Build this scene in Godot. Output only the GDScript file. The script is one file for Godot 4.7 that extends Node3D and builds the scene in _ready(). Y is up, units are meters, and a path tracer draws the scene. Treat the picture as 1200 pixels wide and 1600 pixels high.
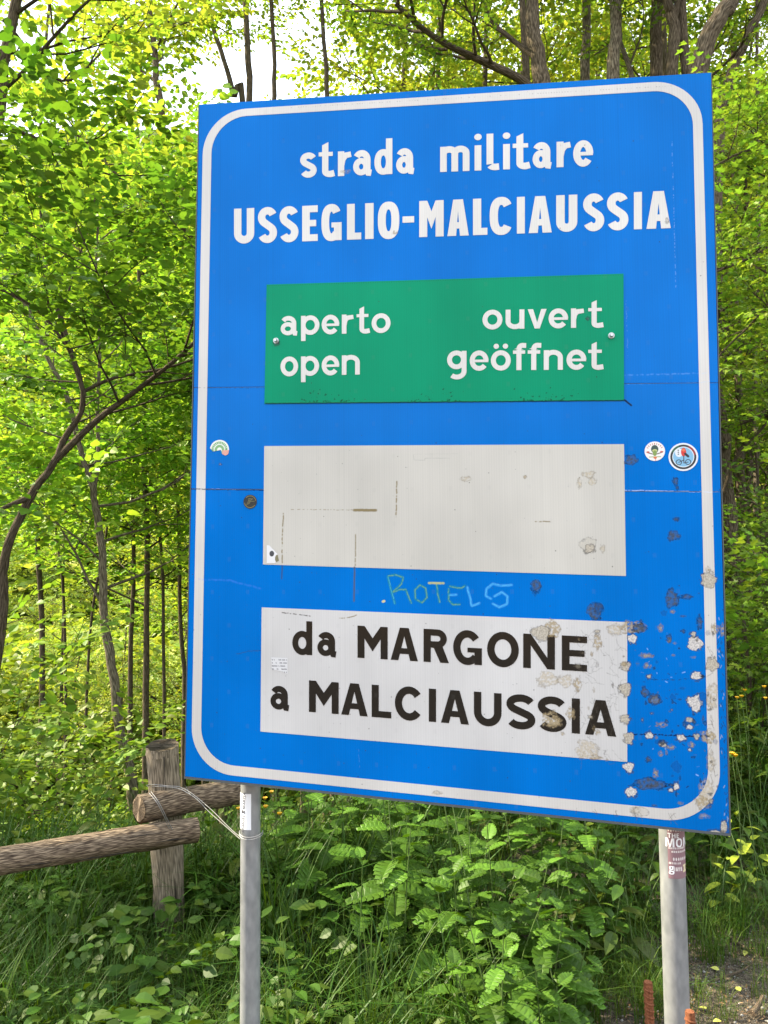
extends Node3D
# A blue road sign on two poles at the edge of a sunlit spring wood.

var M := {}
var cam: Camera3D
var terrain_noise := FastNoiseLite.new()

# ------------------------------------------------------------------ small helpers
func lin(r: float, g: float, b: float) -> Color:
	return Color(r, g, b).linear_to_srgb()

func mat(called: String, c: Color, rough := 0.8, spec := 0.5) -> StandardMaterial3D:
	var m := StandardMaterial3D.new()
	m.resource_name = called
	m.albedo_color = c
	m.roughness = rough
	m.metallic_specular = spec
	M[called] = m
	return m

func noise_tex(freq: float, octaves: int, lo: Color, hi: Color, seed_no: int, w := 512, h := 512, normal := false, bump := 4.0, kind := FastNoiseLite.TYPE_SIMPLEX_SMOOTH) -> NoiseTexture2D:
	var n := FastNoiseLite.new()
	n.seed = seed_no
	n.noise_type = kind
	n.frequency = freq
	n.fractal_octaves = octaves
	var t := NoiseTexture2D.new()
	t.width = w
	t.height = h
	t.seamless = true
	t.noise = n
	if normal:
		t.as_normal_map = true
		t.bump_strength = bump
	else:
		var g := Gradient.new()
		g.set_color(0, lo)
		g.set_color(1, hi)
		t.color_ramp = g
	return t

func new_st() -> SurfaceTool:
	var st := SurfaceTool.new()
	st.begin(Mesh.PRIMITIVE_TRIANGLES)
	return st

func vert(st: SurfaceTool, p: Vector3, n: Vector3, uv := Vector2.ZERO) -> void:
	st.set_normal(n)
	st.set_uv(uv)
	st.add_vertex(p)

# one triangle, wound so that its front is on the side of its normals
func tri(st: SurfaceTool, a: Vector3, b: Vector3, c: Vector3, na: Vector3, nb: Vector3, nc: Vector3, ua := Vector2.ZERO, ub := Vector2.ZERO, uc := Vector2.ZERO) -> void:
	vert(st, a, na, ua)
	if (c - a).cross(b - a).dot(na + nb + nc) >= 0.0:
		vert(st, b, nb, ub)
		vert(st, c, nc, uc)
	else:
		vert(st, c, nc, uc)
		vert(st, b, nb, ub)

func flat_tri(st: SurfaceTool, a: Vector3, b: Vector3, c: Vector3) -> void:
	var n := (c - a).cross(b - a).normalized()
	vert(st, a, n)
	vert(st, b, n)
	vert(st, c, n)

func quad(st: SurfaceTool, a: Vector3, b: Vector3, c: Vector3, d: Vector3, n: Vector3) -> void:
	tri(st, a, b, c, n, n, n, Vector2(0, 0), Vector2(1, 0), Vector2(1, 1))
	tri(st, a, c, d, n, n, n, Vector2(0, 0), Vector2(1, 1), Vector2(0, 1))

func tube(st: SurfaceTool, pts: PackedVector3Array, radii: Array, sides: int, caps := false, rough := 0.0, rng: RandomNumberGenerator = null) -> void:
	var n := pts.size()
	var rings := []
	var norms := []
	var side := Vector3.ZERO
	var along := 0.0
	var vs := []
	for i in n:
		var d := (pts[mini(i + 1, n - 1)] - pts[maxi(i - 1, 0)]).normalized()
		if side == Vector3.ZERO:
			side = d.cross(Vector3.UP if absf(d.y) < 0.9 else Vector3.RIGHT).normalized()
		side = (side - d * side.dot(d)).normalized()
		var other := d.cross(side)
		var ring := PackedVector3Array()
		var nn := PackedVector3Array()
		for k in sides + 1:
			var a := TAU * float(k % sides) / sides
			var o := side * cos(a) + other * sin(a)
			var r: float = radii[i]
			if rough > 0.0:
				r *= 1.0 + rough * terrain_noise.get_noise_3d(cos(a) * 60.0 + pts[0].x * 90.0, sin(a) * 60.0 + pts[0].z * 70.0, along * 130.0)
			ring.append(pts[i] + o * r)
			nn.append(o)
		rings.append(ring)
		norms.append(nn)
		vs.append(along)
		if i < n - 1:
			along += pts[i].distance_to(pts[i + 1])
	for i in n - 1:
		for k in sides:
			var u0 := float(k) / sides
			var u1 := float(k + 1) / sides
			tri(st, rings[i][k], rings[i][k + 1], rings[i + 1][k + 1], norms[i][k], norms[i][k + 1], norms[i + 1][k + 1], Vector2(u0, vs[i]), Vector2(u1, vs[i]), Vector2(u1, vs[i + 1]))
			tri(st, rings[i][k], rings[i + 1][k + 1], rings[i + 1][k], norms[i][k], norms[i + 1][k + 1], norms[i + 1][k], Vector2(u0, vs[i]), Vector2(u1, vs[i + 1]), Vector2(u0, vs[i + 1]))
	if caps:
		for e in [0, n - 1]:
			var d: Vector3 = (pts[0] - pts[1]).normalized() if e == 0 else (pts[n - 1] - pts[n - 2]).normalized()
			for k in sides:
				tri(st, pts[e] + d * radii[e] * 0.04, rings[e][k], rings[e][k + 1], d, d, d, Vector2(0.5, 0.5), Vector2(0.5 + 0.5 * cos(TAU * k / sides), 0.5), Vector2(0.5, 0.5))

func smooth_path(raw: Array, steps: int) -> PackedVector3Array:
	var c := Curve3D.new()
	for i in raw.size():
		var t: Vector3 = (raw[mini(i + 1, raw.size() - 1)] - raw[maxi(i - 1, 0)]) / 6.0
		c.add_point(raw[i], -t, t)
	var out := PackedVector3Array()
	for i in raw.size() - 1:
		for k in steps:
			out.append(c.sample(i, float(k) / steps))
	out.append(raw[raw.size() - 1])
	return out

func ramp(r0: float, r1: float, n: int) -> Array:
	var out := []
	for i in n:
		out.append(lerpf(r0, r1, float(i) / maxf(n - 1, 1)))
	return out

var taken := {}
func numbered(called: String) -> String:
	var n: int = taken.get(called, 0)
	taken[called] = n + 1
	return called if n == 0 else "%s_%03d" % [called, n]

func thing(called: String, label: String, category: String, group := "", at_point := Vector3.ZERO, turn := 0.0) -> Node3D:
	var o := Node3D.new()
	o.name = numbered(called)
	o.position = at_point
	o.rotation.y = turn
	tag(o, label, category, group)
	add_child(o, true)
	return o

func tag(o: Node, label: String, category: String, group := "") -> void:
	o.set_meta("label", label)
	o.set_meta("category", category)
	if group:
		o.set_meta("group", group)

func part(called: String, st: SurfaceTool, m: Material, parent: Node) -> MeshInstance3D:
	return part_mesh(called, st.commit(), m, parent)

func part_mesh(called: String, mesh: Mesh, m: Material, parent: Node) -> MeshInstance3D:
	var o := MeshInstance3D.new()
	var n: int = parent.get_meta("n_" + called, 0)
	o.name = called if n == 0 else "%s_%03d" % [called, n]
	parent.set_meta("n_" + called, n + 1)
	o.mesh = mesh
	o.material_override = m
	parent.add_child(o, true)
	return o

func scatter(called: String, mesh: Mesh, m: Material, xf: Array, parent: Node, tints := PackedColorArray()) -> MultiMeshInstance3D:
	var mm := MultiMesh.new()
	mm.transform_format = MultiMesh.TRANSFORM_3D
	mm.use_colors = tints.size() > 0
	mm.mesh = mesh
	mm.instance_count = xf.size()
	for i in xf.size():
		var t: Transform3D = xf[i]
		mm.set_instance_transform(i, t)
		if tints.size() > 0:
			mm.set_instance_color(i, tints[i])
	var o := MultiMeshInstance3D.new()
	o.name = numbered(called) if parent == self else called
	o.multimesh = mm
	o.material_override = m
	o.set_meta("kind", "stuff")
	parent.add_child(o, true)
	return o

# a point in the world: where the ray through a spot of the view lies at that depth
func at(px: float, py: float, d: float) -> Vector3:
	return cam.transform * Vector3((px - 600.0) / 1202.0 * d, (800.0 - py) / 1202.0 * d, -d)

func ground(x: float, z: float) -> float:
	var d := maxf(0.0, -z - 3.7)
	var wl := smoothstep(0.9, -1.2, x)
	var y := -wl * (0.5 * minf(d, 5.0) + 0.22 * clampf(d - 5.0, 0.0, 16.0))
	y += (1.0 - wl) * smoothstep(0.5, 4.0, x) * 0.16 * minf(d, 12.0)
	y += 0.8 * maxf(0.0, -z - 27.0) * smoothstep(27.0, 42.0, -z)
	# the bank on the other side of the road, behind the one who looks
	y += 0.55 * clampf(z - 9.0, 0.0, 9.0)
	y += terrain_noise.get_noise_2d(x * 9.0, z * 9.0) * 0.05 * (1.0 + d * 0.35)
	return y

func on_ground(x: float, z: float) -> Vector3:
	return Vector3(x, ground(x, z), z)

# ------------------------------------------------------------------ leaves and trees
# a leaf: rows of points from base to tip either side of a midrib
func leaf(st: SurfaceTool, o: Vector3, d: Vector3, up: Vector3, length: float, width: float, shape: Array, fold: float, droop: float, c: Color) -> void:
	st.set_color(c)
	var s := d.cross(up).normalized()
	var n := shape.size()
	var mid := PackedVector3Array()
	var le := PackedVector3Array()
	var ri := PackedVector3Array()
	for i in n:
		var t: float = shape[i].x
		var w: float = shape[i].y * width * 0.5
		var m := o + d * length * t - up * length * droop * t * t
		mid.append(m)
		le.append(m - s * w + up * w * fold + d * length * (shape[i].z if shape[i] is Vector3 else 0.0))
		ri.append(m + s * w + up * w * fold + d * length * (shape[i].z if shape[i] is Vector3 else 0.0))
	for i in n - 1:
		for e in [le, ri]:
			if shape[i].y > 0.001:
				leaf_tri(st, mid[i], e[i], e[i + 1], up)
			if shape[i + 1].y > 0.001 or i == n - 2:
				leaf_tri(st, mid[i], e[i + 1], mid[i + 1], up)

func leaf_tri(st: SurfaceTool, a: Vector3, b: Vector3, c: Vector3, up: Vector3) -> void:
	var n := (c - a).cross(b - a)
	if n.length_squared() < 1e-14:
		return
	n = n.normalized()
	if n.dot(up) < 0.0:
		vert(st, a, -n)
		vert(st, c, -n)
		vert(st, b, -n)
	else:
		vert(st, a, n)
		vert(st, b, n)
		vert(st, c, n)

const OVATE := [Vector3(0.0, 0.0, 0), Vector3(0.16, 0.72, 0), Vector3(0.42, 1.0, 0), Vector3(0.72, 0.66, 0), Vector3(1.0, 0.0, 0)]
const LOBED := [Vector3(0.0, 0.1, -0.08), Vector3(0.22, 0.95, 0.02), Vector3(0.3, 0.5, 0.0), Vector3(0.55, 1.0, 0.16), Vector3(0.62, 0.42, 0.0), Vector3(1.0, 0.0, 0)]

func spray_mesh(rng: RandomNumberGenerator, shape: Array, count: int, length: float, leaf_size: float, base: Color, spread: float) -> ArrayMesh:
	var st := new_st()
	for i in count:
		var t := (i + 0.5) / count
		var o := Vector3(t * length, -0.08 * t * t * length + rng.randf_range(-0.02, 0.02), rng.randf_range(-0.03, 0.03))
		var yaw := (1.0 if i % 2 else -1.0) * rng.randf_range(0.5, 1.25)
		if i == count - 1:
			yaw = rng.randf_range(-0.3, 0.3)
		var d := Vector3(cos(yaw), rng.randf_range(-0.6, 0.15), sin(yaw)).normalized()
		var up := Vector3(rng.randf_range(-spread, spread), 1.0, rng.randf_range(-spread, spread))
		up = (up - d * up.dot(d)).normalized()
		var k := rng.randf_range(0.75, 1.3)
		var c := base * rng.randf_range(0.75, 1.25)
		c.r *= rng.randf_range(0.85, 1.2)
		var size := leaf_size * k
		leaf(st, o + d * 0.018, d, up, size, size * rng.randf_range(0.6, 0.78), shape, rng.randf_range(0.05, 0.35), rng.randf_range(0.0, 0.25), c)
	return st.commit()

var sprays := {}

func limb(st: SurfaceTool, xf: Array, rng: RandomNumberGenerator, from: Vector3, dir: Vector3, length: float, r: float, level: int, o: Dictionary) -> void:
	var n := 5
	var pts := PackedVector3Array([from])
	var d := dir
	var p := from
	for i in n:
		d = (d + Vector3(rng.randf_range(-0.22, 0.22), rng.randf_range(-0.12, 0.16) + o.get("lift", 0.05), rng.randf_range(-0.22, 0.22))).normalized()
		p += d * length / n
		pts.append(p)
	if r > 0.0015:
		tube(st, pts, ramp(r, r * 0.3, n + 1), 5 if r > 0.012 else 3)
	if level < 2 and length > 0.5:
		var kids := int(o.get("kids", 4)) - level
		for k in kids:
			var t := 0.25 + 0.7 * (k + rng.randf() * 0.7) / kids
			var i := int(t * n)
			var q := pts[i].lerp(pts[mini(i + 1, n)], t * n - i)
			var along := (pts[mini(i + 1, n)] - pts[maxi(i - 1, 0)]).normalized()
			var side := along.cross(Vector3.UP).normalized() * (1.0 if (k + level) % 2 else -1.0)
			var kd := (along * 0.75 + side * rng.randf_range(0.5, 1.0) + Vector3.UP * rng.randf_range(-0.15, 0.35)).normalized()
			limb(st, xf, rng, q, kd, length * rng.randf_range(0.45, 0.7), r * 0.5, level + 1, o)
	var gap: float = o.get("gap", 0.2)
	var start := 0.35 if level == 0 else 0.12
	var m := int(length * (1.0 - start) / gap) + 1
	for k in m:
		var t := start + (1.0 - start) * (k + rng.randf()) / m
		var i := mini(int(t * n), n - 1)
		var q := pts[i].lerp(pts[i + 1], t * n - i)
		var along := (pts[i + 1] - pts[i]).normalized()
		var side := along.cross(Vector3.UP).normalized() * (1.0 if k % 2 else -1.0)
		var x := (along * rng.randf_range(0.3, 1.0) + side * rng.randf_range(0.2, 1.0) + Vector3.UP * rng.randf_range(-0.3, 0.2)).normalized()
		var y := (Vector3.UP + Vector3(rng.randf_range(-0.5, 0.5), 0, rng.randf_range(-0.5, 0.5))).normalized()
		y = (y - x * y.dot(x)).normalized()
		var sc := rng.randf_range(0.75, 1.2) * float(o.get("leaf", 1.0))
		xf.append(Transform3D(Basis(x * sc, y * sc, x.cross(y) * sc), q))

# a tree: trunk line in the world, foot first; limbs from «low» (share of the trunk) upwards
func tree(called: String, label: String, category: String, group: String, raw: Array, r0: float, r1: float, o: Dictionary, seed_no: int) -> Node3D:
	var rng := RandomNumberGenerator.new()
	rng.seed = seed_no
	var foot: Vector3 = raw[0]
	var t := thing(called, label, category, group, foot)
	var local := []
	for p in raw:
		local.append(p - foot)
	var pts := smooth_path(local, 5)
	var n := pts.size()
	var sway := rng.randf() * TAU
	for i in range(1, n):
		pts[i] += Vector3(sin(sway + i * 0.75), 0, cos(sway * 1.7 + i * 0.6)) * r0 * 0.2 * minf(1.0, i / 4.0)
		pts[i] += Vector3(rng.randf_range(-1, 1), 0, rng.randf_range(-1, 1)) * r0 * 0.14
	var radii := []
	for i in n:
		radii.append(lerpf(r0, r1, pow(float(i) / (n - 1), 0.8)) * (1.0 + 0.6 * exp(-i * 1.3)) * rng.randf_range(0.95, 1.05))
	var st := new_st()
	tube(st, pts, radii, 10 if r0 > 0.05 else 7, false, 0.12)
	var xf := []
	var count: int = o.get("limbs", 12)
	var low: float = o.get("low", 0.3)
	var az := rng.randf() * TAU
	for k in count:
		var s := lerpf(low, 1.0, (k + rng.randf() * 0.8) / count)
		var f := s * (n - 1)
		var i := mini(int(f), n - 2)
		var q := pts[i].lerp(pts[i + 1], f - i)
		az += 2.4 + rng.randf_range(-0.4, 0.4)
		var el: float = rng.randf_range(0.1, 0.75) if not o.has("el") else rng.randf_range(o.el[0], o.el[1])
		var face: float = o.get("face", -100.0)
		var a := az if face < -50.0 else face + rng.randf_range(-1.1, 1.1)
		var d := Vector3(cos(a) * cos(el), sin(el), sin(a) * cos(el))
		if d.z > 0.1 and not o.has("face") and low > 0.3 and rng.randf() < 0.75:
			d.z = -d.z
		var length: float = float(o.get("reach", 2.0)) * lerpf(1.0, 0.45, (s - low) / maxf(0.01, 1.0 - low)) * rng.randf_range(0.7, 1.2)
		limb(st, xf, rng, q, d, length, clampf(float(radii[i]) * 0.42, 0.006, 0.05), 0, o)
	for b in o.get("extra", []):   # boughs that the picture shows one by one
		var line := []
		for p in b.line:
			line.append(p - foot)
		var bp := smooth_path(line, 4)
		tube(st, bp, ramp(b.r, b.r * 0.4, bp.size()), 7, false, 0.1)
		for k in int(b.get("kids", 5)):
			var f := lerpf(float(b.get("from", 0.3)), 1.0, (k + rng.randf()) / b.get("kids", 5)) * (bp.size() - 1)
			var i := mini(int(f), bp.size() - 2)
			var along := (bp[i + 1] - bp[i]).normalized()
			var side := along.cross(Vector3.UP).normalized() * (1.0 if k % 2 else -1.0)
			limb(st, xf, rng, bp[i].lerp(bp[i + 1], f - i), (along * 0.6 + side + Vector3.UP * rng.randf_range(-0.2, 0.3)).normalized(), float(b.get("reach", 1.0)) * rng.randf_range(0.6, 1.1), b.r * 0.4, 1, o)
	part("trunk", st, M[o.get("bark", "bark")], t)
	var kind: String = o.get("kind", "ovate")
	var tints := PackedColorArray()
	var hue: Color = o.get("tint", Color.WHITE)
	for x in xf:
		var f := rng.randf_range(0.78, 1.22)
		tints.append(Color(hue.r * f * rng.randf_range(0.88, 1.15), hue.g * f, hue.b * f))
	scatter("crown", sprays[kind][seed_no % 4], M.leaf, xf, t, tints)
	return t

# ------------------------------------------------------------------ lettering: strokes of even width, cut so that no two pieces overlap
func stroke(pts: Array, w: float, closed := false) -> Array:
	var n := pts.size()
	var le := []
	var ri := []
	for i in n:
		var a: Vector2 = pts[(i - 1 + n) % n] if closed else pts[maxi(i - 1, 0)]
		var b: Vector2 = pts[(i + 1) % n] if closed else pts[mini(i + 1, n - 1)]
		var p: Vector2 = pts[i]
		var d := (b - a).normalized()
		var m := Vector2(-d.y, d.x)
		var k := 1.0
		if (closed or (i > 0 and i < n - 1)):
			var e := (p - a).normalized()
			k = 1.0 / maxf(0.5, absf(d.dot(e)))
		le.append(p + m * w * 0.5 * k)
		ri.append(p - m * w * 0.5 * k)
	var out := []
	for i in (n if closed else n - 1):
		var j := (i + 1) % n
		out.append(PackedVector2Array([le[i], ri[i], ri[j], le[j]]))
	return out

func arc(cx: float, cy: float, rx: float, ry: float, a0: float, a1: float, n := 18, p := 1.0) -> Array:
	var out := []
	for i in n + 1:
		var a := deg_to_rad(lerpf(a0, a1, float(i) / n))
		var c := cos(a)
		var s := sin(a)
		out.append(Vector2(cx + rx * signf(c) * pow(absf(c), p), cy + ry * signf(s) * pow(absf(s), p)))
	return out

func ring(cx: float, cy: float, rx: float, ry: float, w: float, p := 1.0) -> Array:
	var pts := arc(cx, cy, rx, ry, 0, 360, 32, p)
	pts.pop_back()
	return stroke(pts, w, true)

func poly(list: Array) -> Array:
	return [PackedVector2Array(list)]

func box2(x0: float, y0: float, x1: float, y1: float) -> Array:
	return poly([Vector2(x0, y0), Vector2(x1, y0), Vector2(x1, y1), Vector2(x0, y1)])

func v2(x: float, y: float) -> Vector2:
	return Vector2(x, y)

# strokes of one letter, w wide; h is the height of capitals, or of the small x
func glyph(ch: String, w: float, h: float, s: float, narrow: bool) -> Array:
	var e := 0.8 if narrow else 1.0
	var t := s * 0.88
	var mid := h * 0.5
	match ch:
		"U":
			var rx := (w - s) / 2
			var ry := rx * (1.0 if narrow else 1.0)
			return [stroke([v2(s / 2, h)] + arc(w / 2, s / 2 + ry, rx, ry, 180, 360, 16) + [v2(w - s / 2, h)], s)]
		"O":
			return [ring(w / 2, mid, (w - s) / 2, (h - t) / 2 * 1.02, s, e)]
		"C":
			return [stroke(arc(w / 2 + s * 0.1, mid, (w - s) / 2 + s * 0.1, (h - t) / 2 * 1.02, 38, 322, 28, e), s)]
		"G":
			return [box2(w - s, 0.0, w, h * 0.5), box2(w * 0.5, h * 0.36, w - s, h * 0.5), stroke(arc(w / 2, mid, (w - s) / 2, (h - t) / 2 * 1.02, 38, 320, 28, e), s)]
		"S", "s":
			var rx := (w - s) / 2
			var hc := h - t
			var ry := hc * 0.226
			return [stroke(arc(w / 2, h - t / 2 - ry, rx, ry, 22, 235, 18) + arc(w / 2, t / 2 + ry, rx, ry, 55, -156, 18), s * 0.98)]
		"E":
			return [box2(0, 0, s, h), box2(s, 0, w, t), box2(s, h - t, w, h), box2(s, mid - t * 0.45, w * 0.9, mid + t * 0.5)]
		"L":
			return [box2(0, 0, s, h), box2(s, 0, w, t)]
		"I":
			return [box2(0, 0, w, h)]
		"-":
			return [box2(0, 0, w, h)]
		"A":
			var sh := s * 1.08
			var k := s * (0.62 if not narrow else 0.6)
			var hi := h * (0.74 if not narrow else 0.68)
			var c0 := h * 0.2
			var c1 := c0 + t * 0.9
			var inner := func(y): return sh + (w / 2 - sh) * y / hi
			return [poly([v2(0, 0), v2(sh, 0), v2(w / 2, hi), v2(w / 2, h), v2(w / 2 - k, h)]), poly([v2(w, 0), v2(w / 2 + k, h), v2(w / 2, h), v2(w / 2, hi), v2(w - sh, 0)]),
				poly([v2(inner.call(c0), c0), v2(w - inner.call(c0), c0), v2(w - inner.call(c1), c1), v2(inner.call(c1), c1)])]
		"M":
			var dd := s * 1.75 if not narrow else s * 2.1
			var vb := h * 0.22
			return [box2(0, 0, s, h), box2(w - s, 0, w, h), poly([v2(s, h), v2(s, h - dd), v2(w / 2, vb), v2(w / 2, vb + dd * 1.05)]), poly([v2(w - s, h), v2(w / 2, vb + dd * 1.05), v2(w / 2, vb), v2(w - s, h - dd)])]
		"N":
			return [box2(0, 0, s, h), box2(w - s, 0, w, h), poly([v2(s, h), v2(s, h - s * 1.5), v2(w - s, 0), v2(w - s, s * 1.5)])]
		"R":
			var rb := (h * 0.56 - t) / 2
			var yc := h - t / 2 - rb
			return [box2(0, 0, s, h), stroke([v2(s, h - t / 2)] + arc(w * 0.93 - s / 2 - rb, yc, rb, rb, 90, -90, 14) + [v2(s, yc - rb)], t), poly([v2(w * 0.34, yc - rb), v2(w - s * 1.2, 0), v2(w, 0), v2(w * 0.72, yc - rb)])]
		"o", "ö":
			var out := [ring(w / 2, mid, (w - s) / 2, (h - t) / 2, s)]
			if ch == "ö":
				out.append(poly(arc(w * 0.27, h * 1.22, w * 0.135, w * 0.135, 0, 348, 16)))
				out.append(poly(arc(w * 0.73, h * 1.22, w * 0.135, w * 0.135, 0, 348, 16)))
			return out
		"e":
			var y0 := h * 0.42
			return [box2(s * 0.9, y0, w - s * 0.05, y0 + t * 0.62), stroke(arc(w / 2, mid, (w - s) / 2, (h - t) / 2, -2, 322, 28), s)]
		"d":
			return [box2(w - s, 0, w, h * 1.44), ring(w * 0.5, mid, (w - s) / 2, (h - t) / 2, s, 0.9 if narrow else 1.0)]
		"p":
			return [box2(0, -h * 0.33, s, h), ring(w * 0.5, mid, (w - s) / 2, (h - t) / 2, s)]
		"g":
			return [stroke([v2(w - s / 2, h), v2(w - s / 2, h * 0.3)] + arc(w * 0.5, -h * 0.02, (w - s) / 2, h * 0.3, 0, -135, 12), s), ring(w * 0.48, h * 0.55, (w - s) / 2 * 0.97, (h * 0.92 - t) / 2, s)]
		"a":
			var ws := w * 0.9
			var rt := (ws - s) / 2
			return [stroke(arc(ws / 2, h - t / 2 - h * 0.26, rt, h * 0.26, 152, 0, 12) + [v2(ws - s / 2, h * 0.42), v2(ws - s / 2, h * 0.2), v2(ws - s * 0.34, h * 0.1), v2(w - s * 0.18, h * 0.08)], s), ring(ws * 0.47, t / 2 + h * 0.235, ws * 0.47 - s / 2, h * 0.235, s * 0.92)]
		"n":
			return [box2(0, 0, s, h), stroke(arc(w / 2, h * 0.62, (w - s) / 2, h * 0.38 - t / 2, 175, 0, 14) + [v2(w - s / 2, 0)], s)]
		"m":
			var u := (w + s) / 2
			return [box2(0, 0, s, h), stroke(arc(u / 2, h * 0.72, (u - s) / 2, h * 0.28 - t / 2, 175, 0, 12) + [v2(u - s / 2, 0)], s), stroke(arc(w - u / 2, h * 0.72, (u - s) / 2, h * 0.28 - t / 2, 175, 0, 12) + [v2(w - s / 2, 0)], s)]
		"u":
			return [box2(w - s, 0, w, h), stroke([v2(s / 2, h)] + arc(w / 2, h * 0.38, (w - s) / 2, h * 0.38 - t / 2, 180, 355, 14), s)]
		"r":
			return [box2(0, 0, s, h), stroke([v2(s * 0.6, h * 0.45), v2(s * 0.75, h * 0.66), v2(s * 1.2, h * 0.83), v2(w, h * 0.87)], t)]
		"t":
			var x := w * 0.22
			return [poly([v2(x, h * 0.3), v2(x + s, h * 0.3), v2(x + s, h * 1.4), v2(x, h * 1.28)]), stroke([v2(x + s / 2, h * 0.3)] + arc(x + s / 2 + h * 0.2, h * 0.22, h * 0.2, h * 0.22 - t * 0.45, 180, 275, 8) + [v2(w, t * 0.62)], s), box2(0, h - t * 0.75, x, h), box2(x + s, h - t * 0.75, w * 0.9, h)]
		"f":
			var x := w * 0.26
			return [stroke([v2(x + s / 2, 0), v2(x + s / 2, h * 1.05)] + arc(x + s / 2 + w * 0.26, h * 1.05, w * 0.26, h * 0.31 - t / 2, 180, 95, 8) + [v2(w, h * 1.35 - t / 2)], s), box2(0, h - t * 0.8, x, h), box2(x + s, h - t * 0.8, w * 0.92, h)]
		"l":
			return [stroke([v2(s / 2, h * 1.44), v2(s / 2, h * 0.25)] + arc(s / 2 + h * 0.2, h * 0.23, h * 0.2, h * 0.23 - t / 2, 180, 270, 8) + [v2(w, t * 0.55)], s)]
		"i":
			return [box2(0, 0, s, h), poly(arc(s / 2, h * 1.33, s * 0.56, s * 0.5, 0, 348, 18))]
		"v":
			return [poly([v2(0, h), v2(s * 1.08, h), v2(w / 2, s * 1.25), v2(w / 2, 0), v2(w / 2 - s * 0.5, 0)]), poly([v2(w, h), v2(w / 2 + s * 0.5, 0), v2(w / 2, 0), v2(w / 2, s * 1.25), v2(w - s * 1.08, h)])]
	return []

const SIGN_MIN := Vector2(-0.75, 0.89)
const SIGN_SIZE := Vector2(1.5, 2.08)

func sign_uv(p: Vector2) -> Vector2:
	return Vector2((p.x - SIGN_MIN.x) / SIGN_SIZE.x, 1.0 - (p.y - SIGN_MIN.y) / SIGN_SIZE.y)

func sheet_poly(st: SurfaceTool, pts: PackedVector2Array, z: float) -> void:
	if pts.size() < 3:
		return
	var idx := Geometry2D.triangulate_polygon(pts)
	for i in range(0, idx.size(), 3):
		var a := pts[idx[i]]
		var b := pts[idx[i + 1]]
		var c := pts[idx[i + 2]]
		tri(st, Vector3(a.x, a.y, z), Vector3(b.x, b.y, z), Vector3(c.x, c.y, z), Vector3.BACK, Vector3.BACK, Vector3.BACK, sign_uv(a), sign_uv(b), sign_uv(c))

# letters along a line; each is [character, left x share, right x share] of the way along the foot line
func letters(root: Node3D, m: Material, z: float, f0: Vector2, f1: Vector2, t0: Vector2, t1: Vector2, weight: float, narrow: bool, list: Array) -> void:
	for l in list:
		var ch: String = l[0]
		var a: float = l[1]
		var b: float = l[2]
		var w := f0.distance_to(f1) * (b - a)
		var h := (t0.lerp(t1, (a + b) / 2) - f0.lerp(f1, (a + b) / 2)).length()
		var y0 := 0.0
		if ch == "-":
			h = l[4]
			y0 = l[3]
		var done := []
		var st := new_st()
		for pieces in glyph(ch, w, h, weight, narrow):
			var fresh := []
			for piece in pieces:
				var left := [piece]
				for other in done:
					var next := []
					for q in left:
						next.append_array(Geometry2D.clip_polygons(scaled(q, 1000.0), scaled(other, 1000.0)).map(func(x): return scaled(x, 0.001)))
					left = next
				fresh.append_array(left)
			done.append_array(fresh)
		for piece in done:
			var moved := PackedVector2Array()
			for p in piece:
				var u := lerpf(a, b, p.x / w)
				var foot := f0.lerp(f1, u)
				moved.append(foot + (t0.lerp(t1, u) - foot).normalized() * (p.y + y0))
			sheet_poly(st, moved, z)
		part("letter", st, m, root)

func scaled(p: PackedVector2Array, k: float) -> PackedVector2Array:
	return p * Transform2D(0, Vector2(k, k), 0, Vector2.ZERO)

# ------------------------------------------------------------------ wear of the sign: chips, stains, cracks and scribbles, in the sign's own measure
var wear: Image
const WEAR_W := 1200
const WEAR_H := 1664

func wear_px(p: Vector2) -> Vector2:
	return sign_uv(p) * Vector2(WEAR_W, WEAR_H)

func over(x: int, y: int, c: Color, a: float) -> void:
	if x < 0 or y < 0 or x >= WEAR_W or y >= WEAR_H or a <= 0.003:
		return
	var o := wear.get_pixel(x, y)
	var na := a + o.a * (1.0 - a)
	var mix := Color((c.r * a + o.r * o.a * (1 - a)) / na, (c.g * a + o.g * o.a * (1 - a)) / na, (c.b * a + o.b * o.a * (1 - a)) / na, na)
	wear.set_pixel(x, y, mix)

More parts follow.
